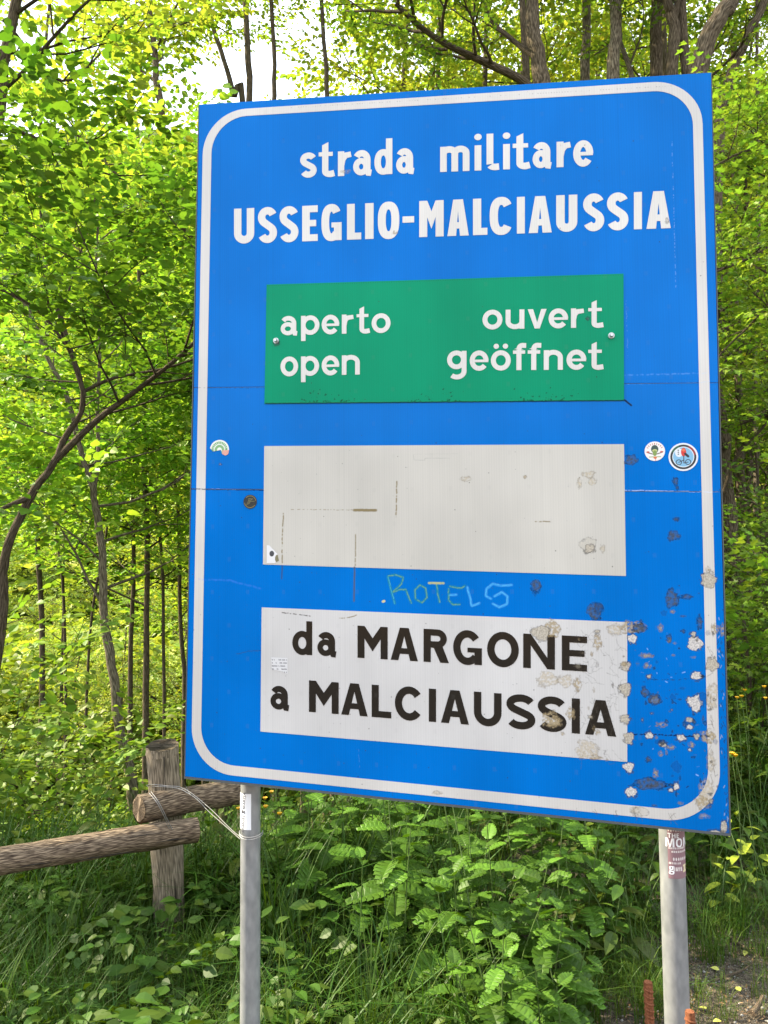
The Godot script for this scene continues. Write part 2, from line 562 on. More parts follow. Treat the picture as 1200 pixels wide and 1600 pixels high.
func blot(b: Array, seed_no: int) -> void:
	var k := float(WEAR_W) / SIGN_SIZE.x
	var c := wear_px(Vector2(b[0], b[1]))
	var grow := 1.0 if int(b[4]) == 2 or int(b[4]) == 5 else 1.18
	var rx: float = b[2] * k * grow
	var ry: float = b[3] * k * grow
	var n := FastNoiseLite.new()
	n.seed = seed_no
	n.frequency = 1.0
	var rim := Color(0.22, 0.2, 0.17)
	var fill := Color(0.66, 0.63, 0.57)
	var rim_a := 0.85
	var fill_a := 0.95
	match int(b[4]):
		1:  # chip down to pale primer
			fill = Color(0.74, 0.72, 0.69)
		2:  # dark stain
			fill = Color(0.27, 0.3, 0.34); fill_a = 0.88; rim = Color(0.1, 0.11, 0.13); rim_a = 0.95
		3:  # worn brown
			fill = Color(0.6, 0.54, 0.42); rim = Color(0.3, 0.25, 0.17); rim_a = 0.6; fill_a = 0.85
		4:  # ring only
			fill = Color(0.65, 0.62, 0.54); fill_a = 0.25; rim_a = 0.65
		5:  # bluish ring on blue film
			fill = Color(0.1, 0.25, 0.5); fill_a = 0.35; rim = Color(0.1, 0.18, 0.32); rim_a = 0.6
		6:  # ragged partial wear
			fill = Color(0.66, 0.6, 0.48); fill_a = 0.55; rim_a = 0.7
	for y in range(int(c.y - ry * 1.5), int(c.y + ry * 1.5) + 1):
		for x in range(int(c.x - rx * 1.5), int(c.x + rx * 1.5) + 1):
			var q := Vector2((x - c.x) / rx, (y - c.y) / ry)
			var d := q.length() + 0.45 * n.get_noise_2d(q.x * 0.9, q.y * 0.9) + 0.1 * n.get_noise_2d(q.x * 4.0, q.y * 4.0)
			if d > 1.0:
				continue
			var px := 1.6 / minf(rx, ry)
			var edge := smoothstep(1.0, 1.0 - px * 0.6, d)
			var inner := smoothstep(1.0 - px * 1.2, 1.0 - px * 2.2, d)
			var g := n.get_noise_2d(x * 0.22, y * 0.22)
			var f := fill * (1.0 + 0.28 * g)
			var fa := fill_a
			if int(b[4]) == 2:
				fa *= 0.55 + 0.5 * smoothstep(-0.3, 0.3, n.get_noise_2d(x * 0.1 + 9.0, y * 0.1))
			if int(b[4]) == 6 or int(b[4]) == 3:
				fa *= smoothstep(-0.45, 0.1, n.get_noise_2d(x * 0.12 + 50.0, y * 0.12))
				inner = maxf(inner, 0.6)
			over(x, y, rim.lerp(f, inner), edge * lerpf(rim_a * (0.3 + 1.3 * absf(n.get_noise_2d(q.x * 2.0 + 9.0, q.y * 2.0))) , fa, inner))

func scratch(list: Array, width: float, c: Color, a: float, broken: float, seed_no: int, wander := 0.0) -> void:
	var n := FastNoiseLite.new()
	n.seed = seed_no
	n.frequency = 0.11
	for i in list.size() - 1:
		var p := wear_px(list[i])
		var q := wear_px(list[i + 1])
		var steps := int(p.distance_to(q) * 1.5) + 1
		for s in steps:
			var m := p.lerp(q, float(s) / steps)
			m += Vector2(n.get_noise_2d(s * 0.4, 3.0), n.get_noise_2d(s * 0.4, 40.0 + i)) * wander
			var here := smoothstep(broken - 0.15, broken + 0.1, n.get_noise_2d(m.x * 1.3, m.y * 1.3)) if broken > -1.0 else 1.0
			for dy in range(-int(width) - 1, int(width) + 2):
				for dx in range(-int(width) - 1, int(width) + 2):
					var cell := Vector2i(int(m.x) + dx, int(m.y) + dy)
					var d := (Vector2(cell) + Vector2(0.5, 0.5)).distance_to(m)
					over(cell.x, cell.y, c, a * here * smoothstep(width, width - 1.0, d) * 0.5)

func film(called: String, c: Color, rough: float, spec := 0.4) -> StandardMaterial3D:
	var m := mat(called, c, rough, spec)
	m.albedo_texture = T.film
	m.normal_enabled = true
	m.normal_texture = T.film_wave
	m.normal_scale = 0.05
	m.detail_enabled = true
	m.detail_albedo = T.wear
	m.detail_blend_mode = BaseMaterial3D.BLEND_MODE_MIX
	m.detail_uv_layer = BaseMaterial3D.DETAIL_UV_1
	return m

var T := {}

func make_wear() -> void:
	wear = Image.create_empty(WEAR_W, WEAR_H, false, Image.FORMAT_RGBA8)
	wear.fill(Color(0.5, 0.5, 0.5, 0.0))
	var dark := Color(0.13, 0.12, 0.1)
	# little grey marks that the reflective film carries all over
	var rng := RandomNumberGenerator.new()
	rng.seed = 11
	for r in 22:
		for c in 13:
			var p := Vector2(-0.66 + c * 0.105 + (0.05 if r % 2 else 0.0), 0.95 + r * 0.093)
			for k in 3:
				scratch([p + Vector2(k * 0.003, 0), p + Vector2(k * 0.003, 0.012)], 1.2, Color(0.45, 0.45, 0.44), 0.1, -2.0, 1)
	# specks of dirt
	for i in 420:
		var p := Vector2(rng.randf_range(-0.72, 0.72), 2.95 - pow(rng.randf(), 0.7) * 2.0)
		if p.y > 1.95 and rng.randf() < 0.75:
			continue
		var q := wear_px(p)
		var s := rng.randf_range(0.6, 1.7)
		for dy in range(-2, 3):
			for dx in range(-2, 3):
				over(int(q.x) + dx, int(q.y) + dy, dark, 0.8 * smoothstep(s, s - 0.9, Vector2(dx, dy * rng.randf_range(0.7, 1.3)).length()))
	# seams and cracks
	scratch([Vector2(-0.7282, 1.8094), Vector2(-0.5015, 1.8003)], 1.8, Color(0.02, 0.06, 0.2), 0.9, -0.2, 3, 1.5)
	scratch([Vector2(-0.6621, 1.8078), Vector2(-0.5813, 1.8040)], 1.4, Color(0.75, 0.8, 0.9), 0.8, 0.1, 5, 1.5)
	scratch([Vector2(0.4795, 1.7767), Vector2(0.7080, 1.7662)], 1.3, Color(0.8, 0.85, 0.95), 0.8, -0.25, 4, 1.5)
	scratch([Vector2(-0.7226, 2.1039), Vector2(-0.5018, 2.0935)], 1.2, Color(0.05, 0.07, 0.12), 0.8, 0.0, 6, 1.0)
	scratch([Vector2(0.4855, 2.0573), Vector2(0.6989, 2.0521)], 1.2, Color(0.55, 0.75, 0.95), 0.35, -0.1, 7, 2.0)
	scratch([Vector2(0.4861, 2.0812), Vector2(0.6919, 2.0760)], 2.2, Color(0.55, 0.75, 0.95), 0.09, 0.0, 8, 1.5)
	scratch([Vector2(-0.5836, 1.3402), Vector2(-0.5497, 1.3494), Vector2(-0.5123, 1.3516)], 1.2, dark, 0.8, -0.4, 9, 2.0)
	scratch([Vector2(0.4750, 1.1482), Vector2(0.5534, 1.1505), Vector2(0.5967, 1.1485), Vector2(0.6689, 1.1507)], 2.0, Color(0.05, 0.1, 0.25), 0.85, -0.1, 10, 3.0)
	scratch([Vector2(0.5183, 1.2883), Vector2(0.5965, 1.2897), Vector2(0.6275, 1.2934)], 1.3, Color(0.05, 0.08, 0.2), 0.7, 0.0, 12, 2.0)
	scratch([Vector2(0.4843, 2.0148), Vector2(0.5017, 1.9987)], 2.5, Color(0.05, 0.07, 0.12), 0.8, -0.3, 13, 1.0)
	# the toothed upper edges of the films
	for i in 150:
		var a := (Vector2(-0.4232, 2.9133)).lerp(Vector2(0.6612, 2.8536), i / 150.0)
		scratch([a, a + Vector2(0.002, -0.001)], 1.3, Color(0.2, 0.2, 0.22), 0.7, 0.02, 20 + i)
		var b := (Vector2(-0.4944, 2.3893)).lerp(Vector2(0.4902, 2.3497), i / 150.0)
		scratch([b, b + Vector2(0.0015, -0.0006)], 1.3, Color(0.03, 0.15, 0.12), 0.8, -2.0, 20 + i)
	# mould along the foot of the green plate
	for i in 240:
		var u := rng.randf()
		var p := (Vector2(-0.3962, 2.0483)).lerp(Vector2(0.4093, 2.0164), u) + Vector2(0, pow(rng.randf(), 3.0) * 0.035)
		if sin(u * 17.0) + rng.randf_range(-0.9, 0.6) < -0.2:
			continue
		scratch([p, p + Vector2(rng.randf_range(-0.004, 0.004), 0.002)], rng.randf_range(0.8, 2.2), Color(0.03, 0.1, 0.06), 0.55, -2.0, 900 + i)
	scratch([Vector2(-0.4999, 2.0482), Vector2(0.4827, 2.0131)], 1.6, Color(0.05, 0.1, 0.09), 0.8, -0.5, 15, 1.0)
	# scrapes on the blank panel
	var tan_c := Color(0.48, 0.43, 0.3)
	scratch([Vector2(-0.4247, 1.7443), Vector2(-0.2466, 1.7390)], 1.4, tan_c, 0.9, 0.05, 31, 1.0)
	scratch([Vector2(-0.2448, 1.7390), Vector2(-0.1818, 1.7369)], 3.6, tan_c, 0.9, -0.45, 32, 1.0)
	scratch([Vector2(-0.1239, 1.8159), Vector2(-0.1267, 1.7173)], 2.2, tan_c, 0.7, -0.15, 33, 1.0)
	scratch([Vector2(-0.4471, 1.7339), Vector2(-0.4508, 1.6620), Vector2(-0.4509, 1.5939)], 2.0, tan_c, 0.85, -0.15, 34, 1.0)
	scratch([Vector2(-0.2398, 1.6716), Vector2(-0.2422, 1.5835)], 2.0, tan_c, 0.6, -0.3, 35, 1.0)
	scratch([Vector2(-0.2440, 1.5817), Vector2(-0.2464, 1.4870)], 2.6, Color(0.3, 0.32, 0.36), 0.5, -0.4, 36, 0.5)
	scratch([Vector2(-0.4509, 1.5867), Vector2(-0.4527, 1.5492)], 2.4, Color(0.2, 0.25, 0.36), 0.4, -0.6, 37, 0.5)
	scratch([Vector2(-0.0771, 1.8870), Vector2(-0.0755, 1.8728), Vector2(-0.0455, 1.8719), Vector2(-0.0454, 1.8772), Vector2(0.0228, 1.8750)], 1.0, Color(0.4, 0.4, 0.4), 0.6, -0.3, 38, 0.5)
	scratch([Vector2(-0.0788, 1.8888), Vector2(0.0456, 1.8866)], 0.9, Color(0.5, 0.5, 0.5), 0.4, -0.3, 39, 0.5)
	scratch([Vector2(-0.4528, 1.4567), Vector2(-0.3608, 1.4464)], 1.7, Color(0.2, 0.18, 0.15), 0.9, 0.05, 40, 1.5)
	scratch([Vector2(-0.2881, 1.4414), Vector2(-0.2611, 1.4433), Vector2(-0.2377, 1.4503)], 1.7, tan_c, 0.9, -0.2, 41, 1.5)
	scratch([Vector2(0.2465, 1.6987), Vector2(0.2897, 1.6979)], 1.8, tan_c, 0.9, -0.1, 42, 1.0)
	scratch([Vector2(0.4949, 2.2835), Vector2(0.4955, 2.1252)], 1.0, Color(0.7, 0.85, 1.0), 0.3, 0.05, 43, 2.0)
	scratch([Vector2(0.6242, 2.7045), Vector2(0.6216, 2.3058)], 1.2, Color(0.7, 0.85, 1.0), 0.3, 0.12, 44, 1.2)
	scratch([Vector2(-0.6992, 1.5503), Vector2(-0.6033, 1.5463), Vector2(-0.5125, 1.5226)], 3.0, Color(0.3, 0.5, 0.9), 0.08, -0.1, 45, 2.0)
	scratch([Vector2(-0.2365, 1.0897), Vector2(-0.2333, 1.0387)], 1.0, Color(0.6, 0.75, 0.95), 0.2, 0.0, 46, 2.0)
	for i in 44:   # hair cracks on the lower right of the white field and the border
		var p := (Vector2(0.4424, 1.4131)).lerp(Vector2(0.4576, 1.0880), rng.randf()) + Vector2(rng.randf_range(-0.1, 0.015), 0)
		var line := [p]
		for k in 4:
			line.append(line[k] + Vector2(rng.randf_range(-0.012, 0.02), rng.randf_range(-0.022, 0.012)))
		scratch(line, 1.0, Color(0.25, 0.23, 0.2), 0.6, -0.35, 300 + i, 3.0)
	for i in 34:
		var u := rng.randf()
		var p: Vector2 = (Vector2(0.6775, 1.4551)).lerp(Vector2(0.6685, 1.0479), u * 1.6) if u < 0.62 else (Vector2(0.3188, 0.9583)).lerp(Vector2(0.5984, 0.9551), (u - 0.62) / 0.38)
		scratch([p, p + Vector2(rng.randf_range(-0.007, 0.007), -0.018 * rng.randf()), p + Vector2(rng.randf_range(-0.01, 0.01), -0.03 * rng.randf())], 1.1, Color(0.3, 0.27, 0.23), 0.7, -0.4, 400 + i, 2.0)
	for i in 60:   # fine nicks along the right edge and in the battered corner
		var p := (Vector2(0.4830, 1.4380)).lerp(Vector2(0.6260, 1.0067), rng.randf()) + Vector2(rng.randf_range(-0.06, 0.08), rng.randf_range(-0.03, 0.03))
		scratch([p, p + Vector2(rng.randf_range(-0.008, 0.008), rng.randf_range(-0.006, 0.006))], rng.randf_range(0.8, 1.8), [Color(0.06, 0.12, 0.3), Color(0.55, 0.7, 0.9), Color(0.3, 0.35, 0.4)][i % 3], 0.6, -2.0, 500 + i, 1.0)
	for i in 70:
		var p := (Vector2(0.6960, 1.4552)).lerp(Vector2(0.6979, 0.9315), rng.randf()) + Vector2(rng.randf_range(-0.004, 0.008), 0)
		scratch([p, p + Vector2(rng.randf_range(-0.004, 0.004), -0.007)], 1.3, Color(0.1, 0.13, 0.2) if i % 4 else Color(0.7, 0.7, 0.68), 0.6, -2.0, 600 + i, 1.0)
	var list := [[0.6766, 1.5443, 0.0179, 0.0196, 0], [0.5872, 1.4956, 0.0181, 0.0263, 2], [0.6217, 1.5005, 0.0164, 0.0082, 2], [0.4873, 1.4217, 0.0297, 0.0149, 3], [0.5031, 1.4201, 0.0198, 0.0132, 2], [0.4865, 1.3922, 0.0116, 0.0132, 1], [0.6389, 1.3826, 0.0179, 0.0179, 1], [0.5567, 1.4204, 0.0066, 0.0099, 3], [0.5763, 1.3946, 0.0082, 0.0131, 2], [0.5762, 1.3897, 0.0049, 0.0066, 3],
		[0.6522, 1.4356, 0.0081, 0.0212, 2], [0.6886, 1.4197, 0.0097, 0.0130, 3], [0.7084, 1.4166, 0.0081, 0.0146, 3], [0.5185, 1.3500, 0.0164, 0.0066, 3], [0.5209, 1.3241, 0.0099, 0.0066, 3], [0.4671, 1.3223, 0.0132, 0.0115, 0], [0.6401, 1.3001, 0.0146, 0.0114, 1], [0.6780, 1.3311, 0.0146, 0.0162, 0], [0.4647, 1.2629, 0.0148, 0.0165, 0], [0.5127, 1.2574, 0.0115, 0.0148, 2],
		[0.5357, 1.2391, 0.0180, 0.0164, 2], [0.5357, 1.2385, 0.0114, 0.0098, 4], [0.5811, 1.2459, 0.0081, 0.0081, 5], [0.6341, 1.2326, 0.0162, 0.0211, 1], [0.6536, 1.2426, 0.0113, 0.0194, 5], [0.6753, 1.2511, 0.0129, 0.0291, 6], [0.4634, 1.1883, 0.0131, 0.0115, 0], [0.5510, 1.1761, 0.0130, 0.0065, 3], [0.6180, 1.1891, 0.0114, 0.0081, 0], [0.4700, 1.1400, 0.0131, 0.0148, 0],
		[0.5215, 1.1495, 0.0114, 0.0098, 1], [0.5966, 1.1437, 0.0130, 0.0097, 1], [0.5536, 1.1280, 0.0114, 0.0081, 0], [0.5711, 1.1206, 0.0114, 0.0065, 3], [0.6182, 1.1157, 0.0057, 0.0057, 1], [0.6352, 1.1497, 0.0081, 0.0097, 0], [0.6628, 1.1505, 0.0161, 0.0161, 3], [0.6668, 1.0873, 0.0097, 0.0225, 6], [0.4680, 1.0658, 0.0131, 0.0131, 1], [0.5845, 1.0723, 0.0130, 0.0146, 5],
		[0.5186, 1.0262, 0.0456, 0.0163, 2], [0.5334, 1.0538, 0.0065, 0.0114, 3], [0.4721, 1.0035, 0.0147, 0.0131, 1], [0.5820, 1.0239, 0.0081, 0.0113, 1], [0.5694, 1.0139, 0.0081, 0.0065, 1], [0.6538, 1.0158, 0.0161, 0.0273, 6], [0.6437, 0.9870, 0.0145, 0.0145, 3], [0.6932, 0.9266, 0.0096, 0.0192, 0], [0.6732, 0.9163, 0.0192, 0.0064, 0],
		[0.2852, 1.4171, 0.0185, 0.0202, 3], [0.2553, 1.4052, 0.0219, 0.0185, 0], [0.4441, 1.4155, 0.0182, 0.0133, 6], [0.3983, 1.3832, 0.0100, 0.0183, 3], [0.2692, 1.2856, 0.0235, 0.0184, 6], [0.3141, 1.2819, 0.0167, 0.0150, 6], [0.3456, 1.2738, 0.0100, 0.0150, 3], [0.2760, 1.1834, 0.0200, 0.0200, 3], [0.2881, 1.1755, 0.0150, 0.0117, 3], [0.3268, 1.1978, 0.0100, 0.0150, 3], [0.3657, 1.1059, 0.0264, 0.0215, 6], [0.3861, 1.0888, 0.0148, 0.0066, 3],
		[0.3047, 1.1465, 0.0050, 0.0050, 3], [0.3941, 1.1523, 0.0066, 0.0066, 3], [0.3865, 1.8212, 0.0169, 0.0084, 6], [0.3958, 1.8024, 0.0101, 0.0101, 6], [0.3630, 1.7981, 0.0068, 0.0135, 6], [0.3819, 1.6342, 0.0185, 0.0185, 4], [0.3849, 1.6258, 0.0134, 0.0117, 0], [0.4174, 1.6254, 0.0067, 0.0100, 6], [0.4955, 1.8569, 0.0184, 0.0151, 2], [0.6039, 1.7969, 0.0083, 0.0132, 2], [0.6085, 1.7802, 0.0050, 0.0083, 2], [0.6037, 1.6992, 0.0099, 0.0066, 2], [0.5953, 1.6572, 0.0165, 0.0148, 2],
		[0.2447, 1.5293, 0.0152, 0.0186, 2], [0.2410, 1.5108, 0.0068, 0.0101, 5], [0.3939, 1.4630, 0.0217, 0.0250, 2], [0.4037, 1.4708, 0.0133, 0.0150, 5], [0.6767, 1.5687, 0.0065, 0.0082, 6], [0.0636, 1.8180, 0.0156, 0.0069, 6], [0.2221, 1.8189, 0.0051, 0.0051, 3], [-0.0237, 0.9829, 0.0136, 0.0051, 6], [0.6471, 0.9526, 0.0128, 0.0064, 6], [0.4808, 0.9608, 0.0130, 0.0081, 6], [0.4932, 0.9566, 0.0195, 0.0114, 4], [-0.2628, 2.7064, 0.0146, 0.0055, 6], [-0.1225, 2.5171, 0.0072, 0.0054, 3], [0.3950, 2.2380, 0.0068, 0.0068, 2], [-0.4676, 2.2214, 0.0110, 0.0110, 2], [0.6047, 2.4882, 0.0051, 0.0085, 1], [-0.6354, 1.8789, 0.0055, 0.0037, 1]]
	for i in 70:   # the many small flakes between the big ones, most of them low down by the border
		var u := rng.randf()
		var p := (Vector2(0.5867, 1.4793)).lerp(Vector2(0.5835, 0.9702), pow(u, 0.8)) + Vector2(rng.randf_range(-0.085, 0.1), 0)
		list.append([p.x, p.y, 0.003 + 0.007 * pow(rng.randf(), 2.0), 0.003 + 0.006 * pow(rng.randf(), 2.0), [1, 2, 3, 2, 0, 5, 2][i % 7]])
	for i in 16:
		var p := (Vector2(0.4668, 1.4297)).lerp(Vector2(0.4621, 1.0801), rng.randf()) + Vector2(-0.13 * pow(rng.randf(), 1.8), 0)
		list.append([p.x, p.y, 0.003 + 0.008 * pow(rng.randf(), 2.0), 0.003 + 0.006 * pow(rng.randf(), 2.0), [3, 6, 0, 4][i % 4]])
	for i in list.size():
		blot(list[i], 700 + i)
	# the scribble
	var teal := Color(0.13, 0.5, 0.5)
	var pale := Color(0.62, 0.66, 0.42)
	var sky := Color(0.25, 0.6, 0.86)
	var marks := [[Vector2(-0.1513, 1.5549), Vector2(-0.1428, 1.5183), Vector2(-0.1325, 1.4801)], [Vector2(-0.1513, 1.5566), Vector2(-0.1300, 1.5600), Vector2(-0.1089, 1.5529), Vector2(-0.1144, 1.5356), Vector2(-0.1375, 1.5131), Vector2(-0.1198, 1.5200), Vector2(-0.1022, 1.5200), Vector2(-0.0937, 1.4957), Vector2(-0.0868, 1.4819)],
		[Vector2(-0.0635, 1.5320), Vector2(-0.0777, 1.5182), Vector2(-0.0762, 1.4940), Vector2(-0.0589, 1.4837), Vector2(-0.0448, 1.4974), Vector2(-0.0479, 1.5233), Vector2(-0.0635, 1.5320)], [Vector2(-0.0391, 1.5371), Vector2(0.0025, 1.5369)], [Vector2(-0.0182, 1.5353), Vector2(-0.0151, 1.5077), Vector2(-0.0103, 1.4837)],
		[Vector2(0.0162, 1.5283), Vector2(0.0471, 1.5231), Vector2(0.0592, 1.5299)], [Vector2(0.0144, 1.5214), Vector2(0.0140, 1.4906), Vector2(0.0259, 1.4786), Vector2(0.0448, 1.4803)], [Vector2(0.0159, 1.5043), Vector2(0.0366, 1.5060)], [Vector2(0.0643, 1.5264), Vector2(0.0723, 1.4940), Vector2(0.0755, 1.4752), Vector2(0.0977, 1.4838)],
		[Vector2(0.1830, 1.5312), Vector2(0.1527, 1.5296), Vector2(0.1325, 1.5348), Vector2(0.1153, 1.5212), Vector2(0.1133, 1.5025), Vector2(0.1284, 1.4940)], [Vector2(0.1353, 1.5008), Vector2(0.1557, 1.5126), Vector2(0.1706, 1.5008), Vector2(0.1686, 1.4805), Vector2(0.1483, 1.4720), Vector2(0.1299, 1.4821)]]
	for i in marks.size():
		scratch(marks[i], 3.6, sky if i >= 7 else teal, 0.22, -0.7, 800 + i, 1.0)
		scratch(marks[i], 1.6, pale if i < 7 and i != 0 else Color(0.4, 0.72, 0.85), 0.45, -0.25, 830 + i, 2.0)
	scratch([Vector2(-0.0391, 1.5371), Vector2(0.0025, 1.5369)], 3.0, Color(0.7, 0.68, 0.5), 0.7, -0.2, 850, 1.0)
	scratch([Vector2(-0.1661, 1.4870), Vector2(-0.1608, 1.4888)], 3.2, Color(0.78, 0.76, 0.5), 0.8, -2.0, 851, 0.0)
	T.wear = ImageTexture.create_from_image(wear)

func make_film() -> void:
	var w := 900
	var h := 900
	var im := Image.create_empty(w, h, false, Image.FORMAT_RGB8)
	var n := FastNoiseLite.new()
	n.seed = 3
	n.frequency = 0.0045
	n.fractal_octaves = 4
	var m := FastNoiseLite.new()
	m.seed = 12
	m.frequency = 0.05
	var rib := PackedFloat32Array()
	var run := PackedFloat32Array()
	for x in w:
		rib.append((0.018 if (x / 2) % 2 else 0.0) + 0.012 * m.get_noise_2d(x * 3.0, 0.0))
		run.append(smoothstep(0.25, 0.6, m.get_noise_2d(x * 1.4, 77.0)))
	for y in h:
		var fall := 0.5 + 0.5 * m.get_noise_2d(y * 0.12, 300.0)
		for x in w:
			var k := 0.95 + 0.06 * n.get_noise_2d(x, y * 0.8) - rib[x] - 0.03 * run[x] * fall
			im.set_pixel(x, y, Color(k, k, k * 0.995))
	T.film = ImageTexture.create_from_image(im)

func disc(st: SurfaceTool, c: Vector2, r: float, z: float) -> void:
	var n := 28
	for i in n:
		var a := TAU * i / n
		var b := TAU * (i + 1) / n
		tri(st, Vector3(c.x, c.y, z), Vector3(c.x + cos(a) * r, c.y + sin(a) * r, z), Vector3(c.x + cos(b) * r, c.y + sin(b) * r, z), Vector3.BACK, Vector3.BACK, Vector3.BACK, Vector2(0.5, 0.5), Vector2(0.5 + cos(a) * 0.5, 0.5 - sin(a) * 0.5), Vector2(0.5 + cos(b) * 0.5, 0.5 - sin(b) * 0.5))

func dot(im: Image, c: Vector2, r: Vector2, col: Color, r_in := 0.0, from := -7.0, to := 7.0) -> void:
	for y in range(maxi(0, int(c.y - r.y)), mini(im.get_height(), int(c.y + r.y) + 1)):
		for x in range(maxi(0, int(c.x - r.x)), mini(im.get_width(), int(c.x + r.x) + 1)):
			var q := (Vector2(x + 0.5, y + 0.5) - c) / r
			var a := atan2(-q.y, q.x)
			if q.length() <= 1.0 and q.length() >= r_in and a >= from and a <= to:
				im.set_pixel(x, y, col)

func line_on(im: Image, a: Vector2, b: Vector2, w: float, col: Color) -> void:
	var n := int(a.distance_to(b)) + 1
	for i in n + 1:
		dot(im, a.lerp(b, float(i) / n), Vector2(w, w), col)

func print_mat(called: String, im: Image) -> StandardMaterial3D:
	var m := mat(called, Color(0.92, 0.92, 0.92), 0.45)
	m.albedo_texture = ImageTexture.create_from_image(im)
	return m

func sticker(called: String, label: String, parent: Node, c: Vector2, r: float, z: float, im: Image) -> void:
	var st := new_st()
	disc(st, c, r, z)
	part(called, st, print_mat(called + str(parent.get_child_count()), im), parent).set_meta("label", label)

func ellipse_stickers(root: Node3D) -> void:
	# small white disc: a helmet over crossed bars
	var im := Image.create_empty(96, 96, false, Image.FORMAT_RGB8)
	im.fill(Color(0.93, 0.92, 0.9))
	for i in 9:
		var a := deg_to_rad(150 - i * 15)
		line_on(im, Vector2(48, 50) + Vector2(cos(a), -sin(a)) * 36, Vector2(48, 50) + Vector2(cos(a), -sin(a)) * 41, 1.6, Color(0.75, 0.3, 0.25))
	line_on(im, Vector2(12, 54), Vector2(38, 62), 2.2, Color(0.35, 0.25, 0.25))
	line_on(im, Vector2(84, 54), Vector2(58, 62), 2.2, Color(0.35, 0.25, 0.25))
	dot(im, Vector2(16, 52), Vector2(8, 4), Color(0.75, 0.35, 0.3))
	dot(im, Vector2(80, 52), Vector2(8, 4), Color(0.75, 0.35, 0.3))
	dot(im, Vector2(48, 38), Vector2(17, 20), Color(0.2, 0.3, 0.27))
	dot(im, Vector2(48, 46), Vector2(12, 8), Color(0.75, 0.78, 0.5))
	dot(im, Vector2(48, 58), Vector2(9, 14), Color(0.5, 0.6, 0.3))
	line_on(im, Vector2(22, 76), Vector2(74, 76), 2.4, Color(0.6, 0.65, 0.4))
	dot(im, Vector2(49, 80), Vector2(8, 6), Color(0.85, 0.45, 0.25))
	line_on(im, Vector2(50, 84), Vector2(50, 95), 1.5, Color(0.8, 0.25, 0.2))
	sticker("sticker", "small white round sticker with a helmet above crossed bars", root, Vector2(0.5560, 1.8768), 0.0255, 0.0012, im)
	# larger disc: rider on a bicycle inside a black ring
	im = Image.create_empty(128, 128, false, Image.FORMAT_RGB8)
	im.fill(Color(0.9, 0.92, 0.93))
	dot(im, Vector2(64, 64), Vector2(56, 56), Color(0.14, 0.14, 0.15))
	dot(im, Vector2(64, 64), Vector2(56, 56), Color(0.6, 0.2, 0.2), 0.84, 0.15, 1.1)
	dot(im, Vector2(64, 64), Vector2(56, 56), Color(0.2, 0.38, 0.28), 0.84, 1.9, 2.7)
	dot(im, Vector2(64, 64), Vector2(47, 47), Color(0.92, 0.95, 0.96))
	dot(im, Vector2(64, 64), Vector2(44, 44), Color(0.5, 0.72, 0.85))
	dot(im, Vector2(46, 44), Vector2(17, 20), Color(0.88, 0.9, 0.92))
	for i in 3:
		dot(im, Vector2(43, 33 + i * 9), Vector2(2.6, 2.6), Color(0.15, 0.15, 0.17))
	dot(im, Vector2(66, 42), Vector2(11, 20), Color(0.83, 0.2, 0.17))
	dot(im, Vector2(66, 32), Vector2(7, 7), Color(0.9, 0.45, 0.3))
	line_on(im, Vector2(73, 50), Vector2(85, 62), 5.0, Color(0.12, 0.13, 0.17))
	line_on(im, Vector2(66, 60), Vector2(66, 88), 2.2, Color(0.25, 0.25, 0.28))
	dot(im, Vector2(44, 88), Vector2(13, 13), Color(0.18, 0.2, 0.24), 0.74)
	dot(im, Vector2(84, 88), Vector2(13, 13), Color(0.18, 0.2, 0.24), 0.74)
	line_on(im, Vector2(44, 88), Vector2(66, 78), 1.6, Color(0.2, 0.2, 0.24))
	line_on(im, Vector2(66, 92), Vector2(84, 88), 1.6, Color(0.2, 0.2, 0.24))
	sticker("sticker", "round sticker with a rider in red on a bicycle inside a black ring", root, Vector2(0.6260, 1.8595), 0.0365, 0.0012, im)
	# dark disc with brass lines
	im = Image.create_empty(64, 64, false, Image.FORMAT_RGB8)
	im.fill(Color(0.1, 0.11, 0.09))
	var brass := Color(0.5, 0.48, 0.3)
	dot(im, Vector2(32, 32), Vector2(28, 28), brass, 0.9, -3.0, -0.6)
	dot(im, Vector2(32, 32), Vector2(28, 28), brass, 0.9, 0.1, 2.4)
	for i in 3:
		line_on(im, Vector2(14 + i * 6, 48 - i * 3), Vector2(26 + i * 6, 24 - i), 1.0, brass)
	line_on(im, Vector2(24, 18), Vector2(46, 20), 1.4, brass)
	line_on(im, Vector2(34, 30), Vector2(52, 30), 1.2, brass)
	line_on(im, Vector2(26, 18), Vector2(26, 28), 1.2, brass)
	sticker("sticker", "small dark round sticker with thin brass lines", root, Vector2(-0.5450, 1.7685), 0.02, 0.0012, im)
	# torn upper half of a white and green disc
	im = Image.create_empty(96, 96, false, Image.FORMAT_RGB8)
	im.fill(Color(0.9, 0.92, 0.88))
	dot(im, Vector2(48, 48), Vector2(40, 40), Color(0.42, 0.62, 0.4), 0.72)
	for i in 12:
		var a := deg_to_rad(168 - i * 14)
		line_on(im, Vector2(48, 48) + Vector2(cos(a), -sin(a)) * 30, Vector2(48, 48) + Vector2(cos(a + 0.06), -sin(a + 0.06)) * 39, 1.3, Color(0.88, 0.92, 0.85))
	dot(im, Vector2(48, 48), Vector2(24, 24), Color(0.5, 0.68, 0.45), 0.5)
	for y in range(50, 84):
		for x in range(62, 96):
			im.set_pixel(x, y, Color(0.85, 0.5, 0.42) if (x + y) % 6 < 4 else Color(0.9, 0.85, 0.8))
	var st := new_st()
	var c := Vector2(-0.6375, 1.9196)
	var pts := PackedVector2Array()
	for p in arc(0, 0, 0.029, 0.029, -28, 168, 24):
		pts.append(p)
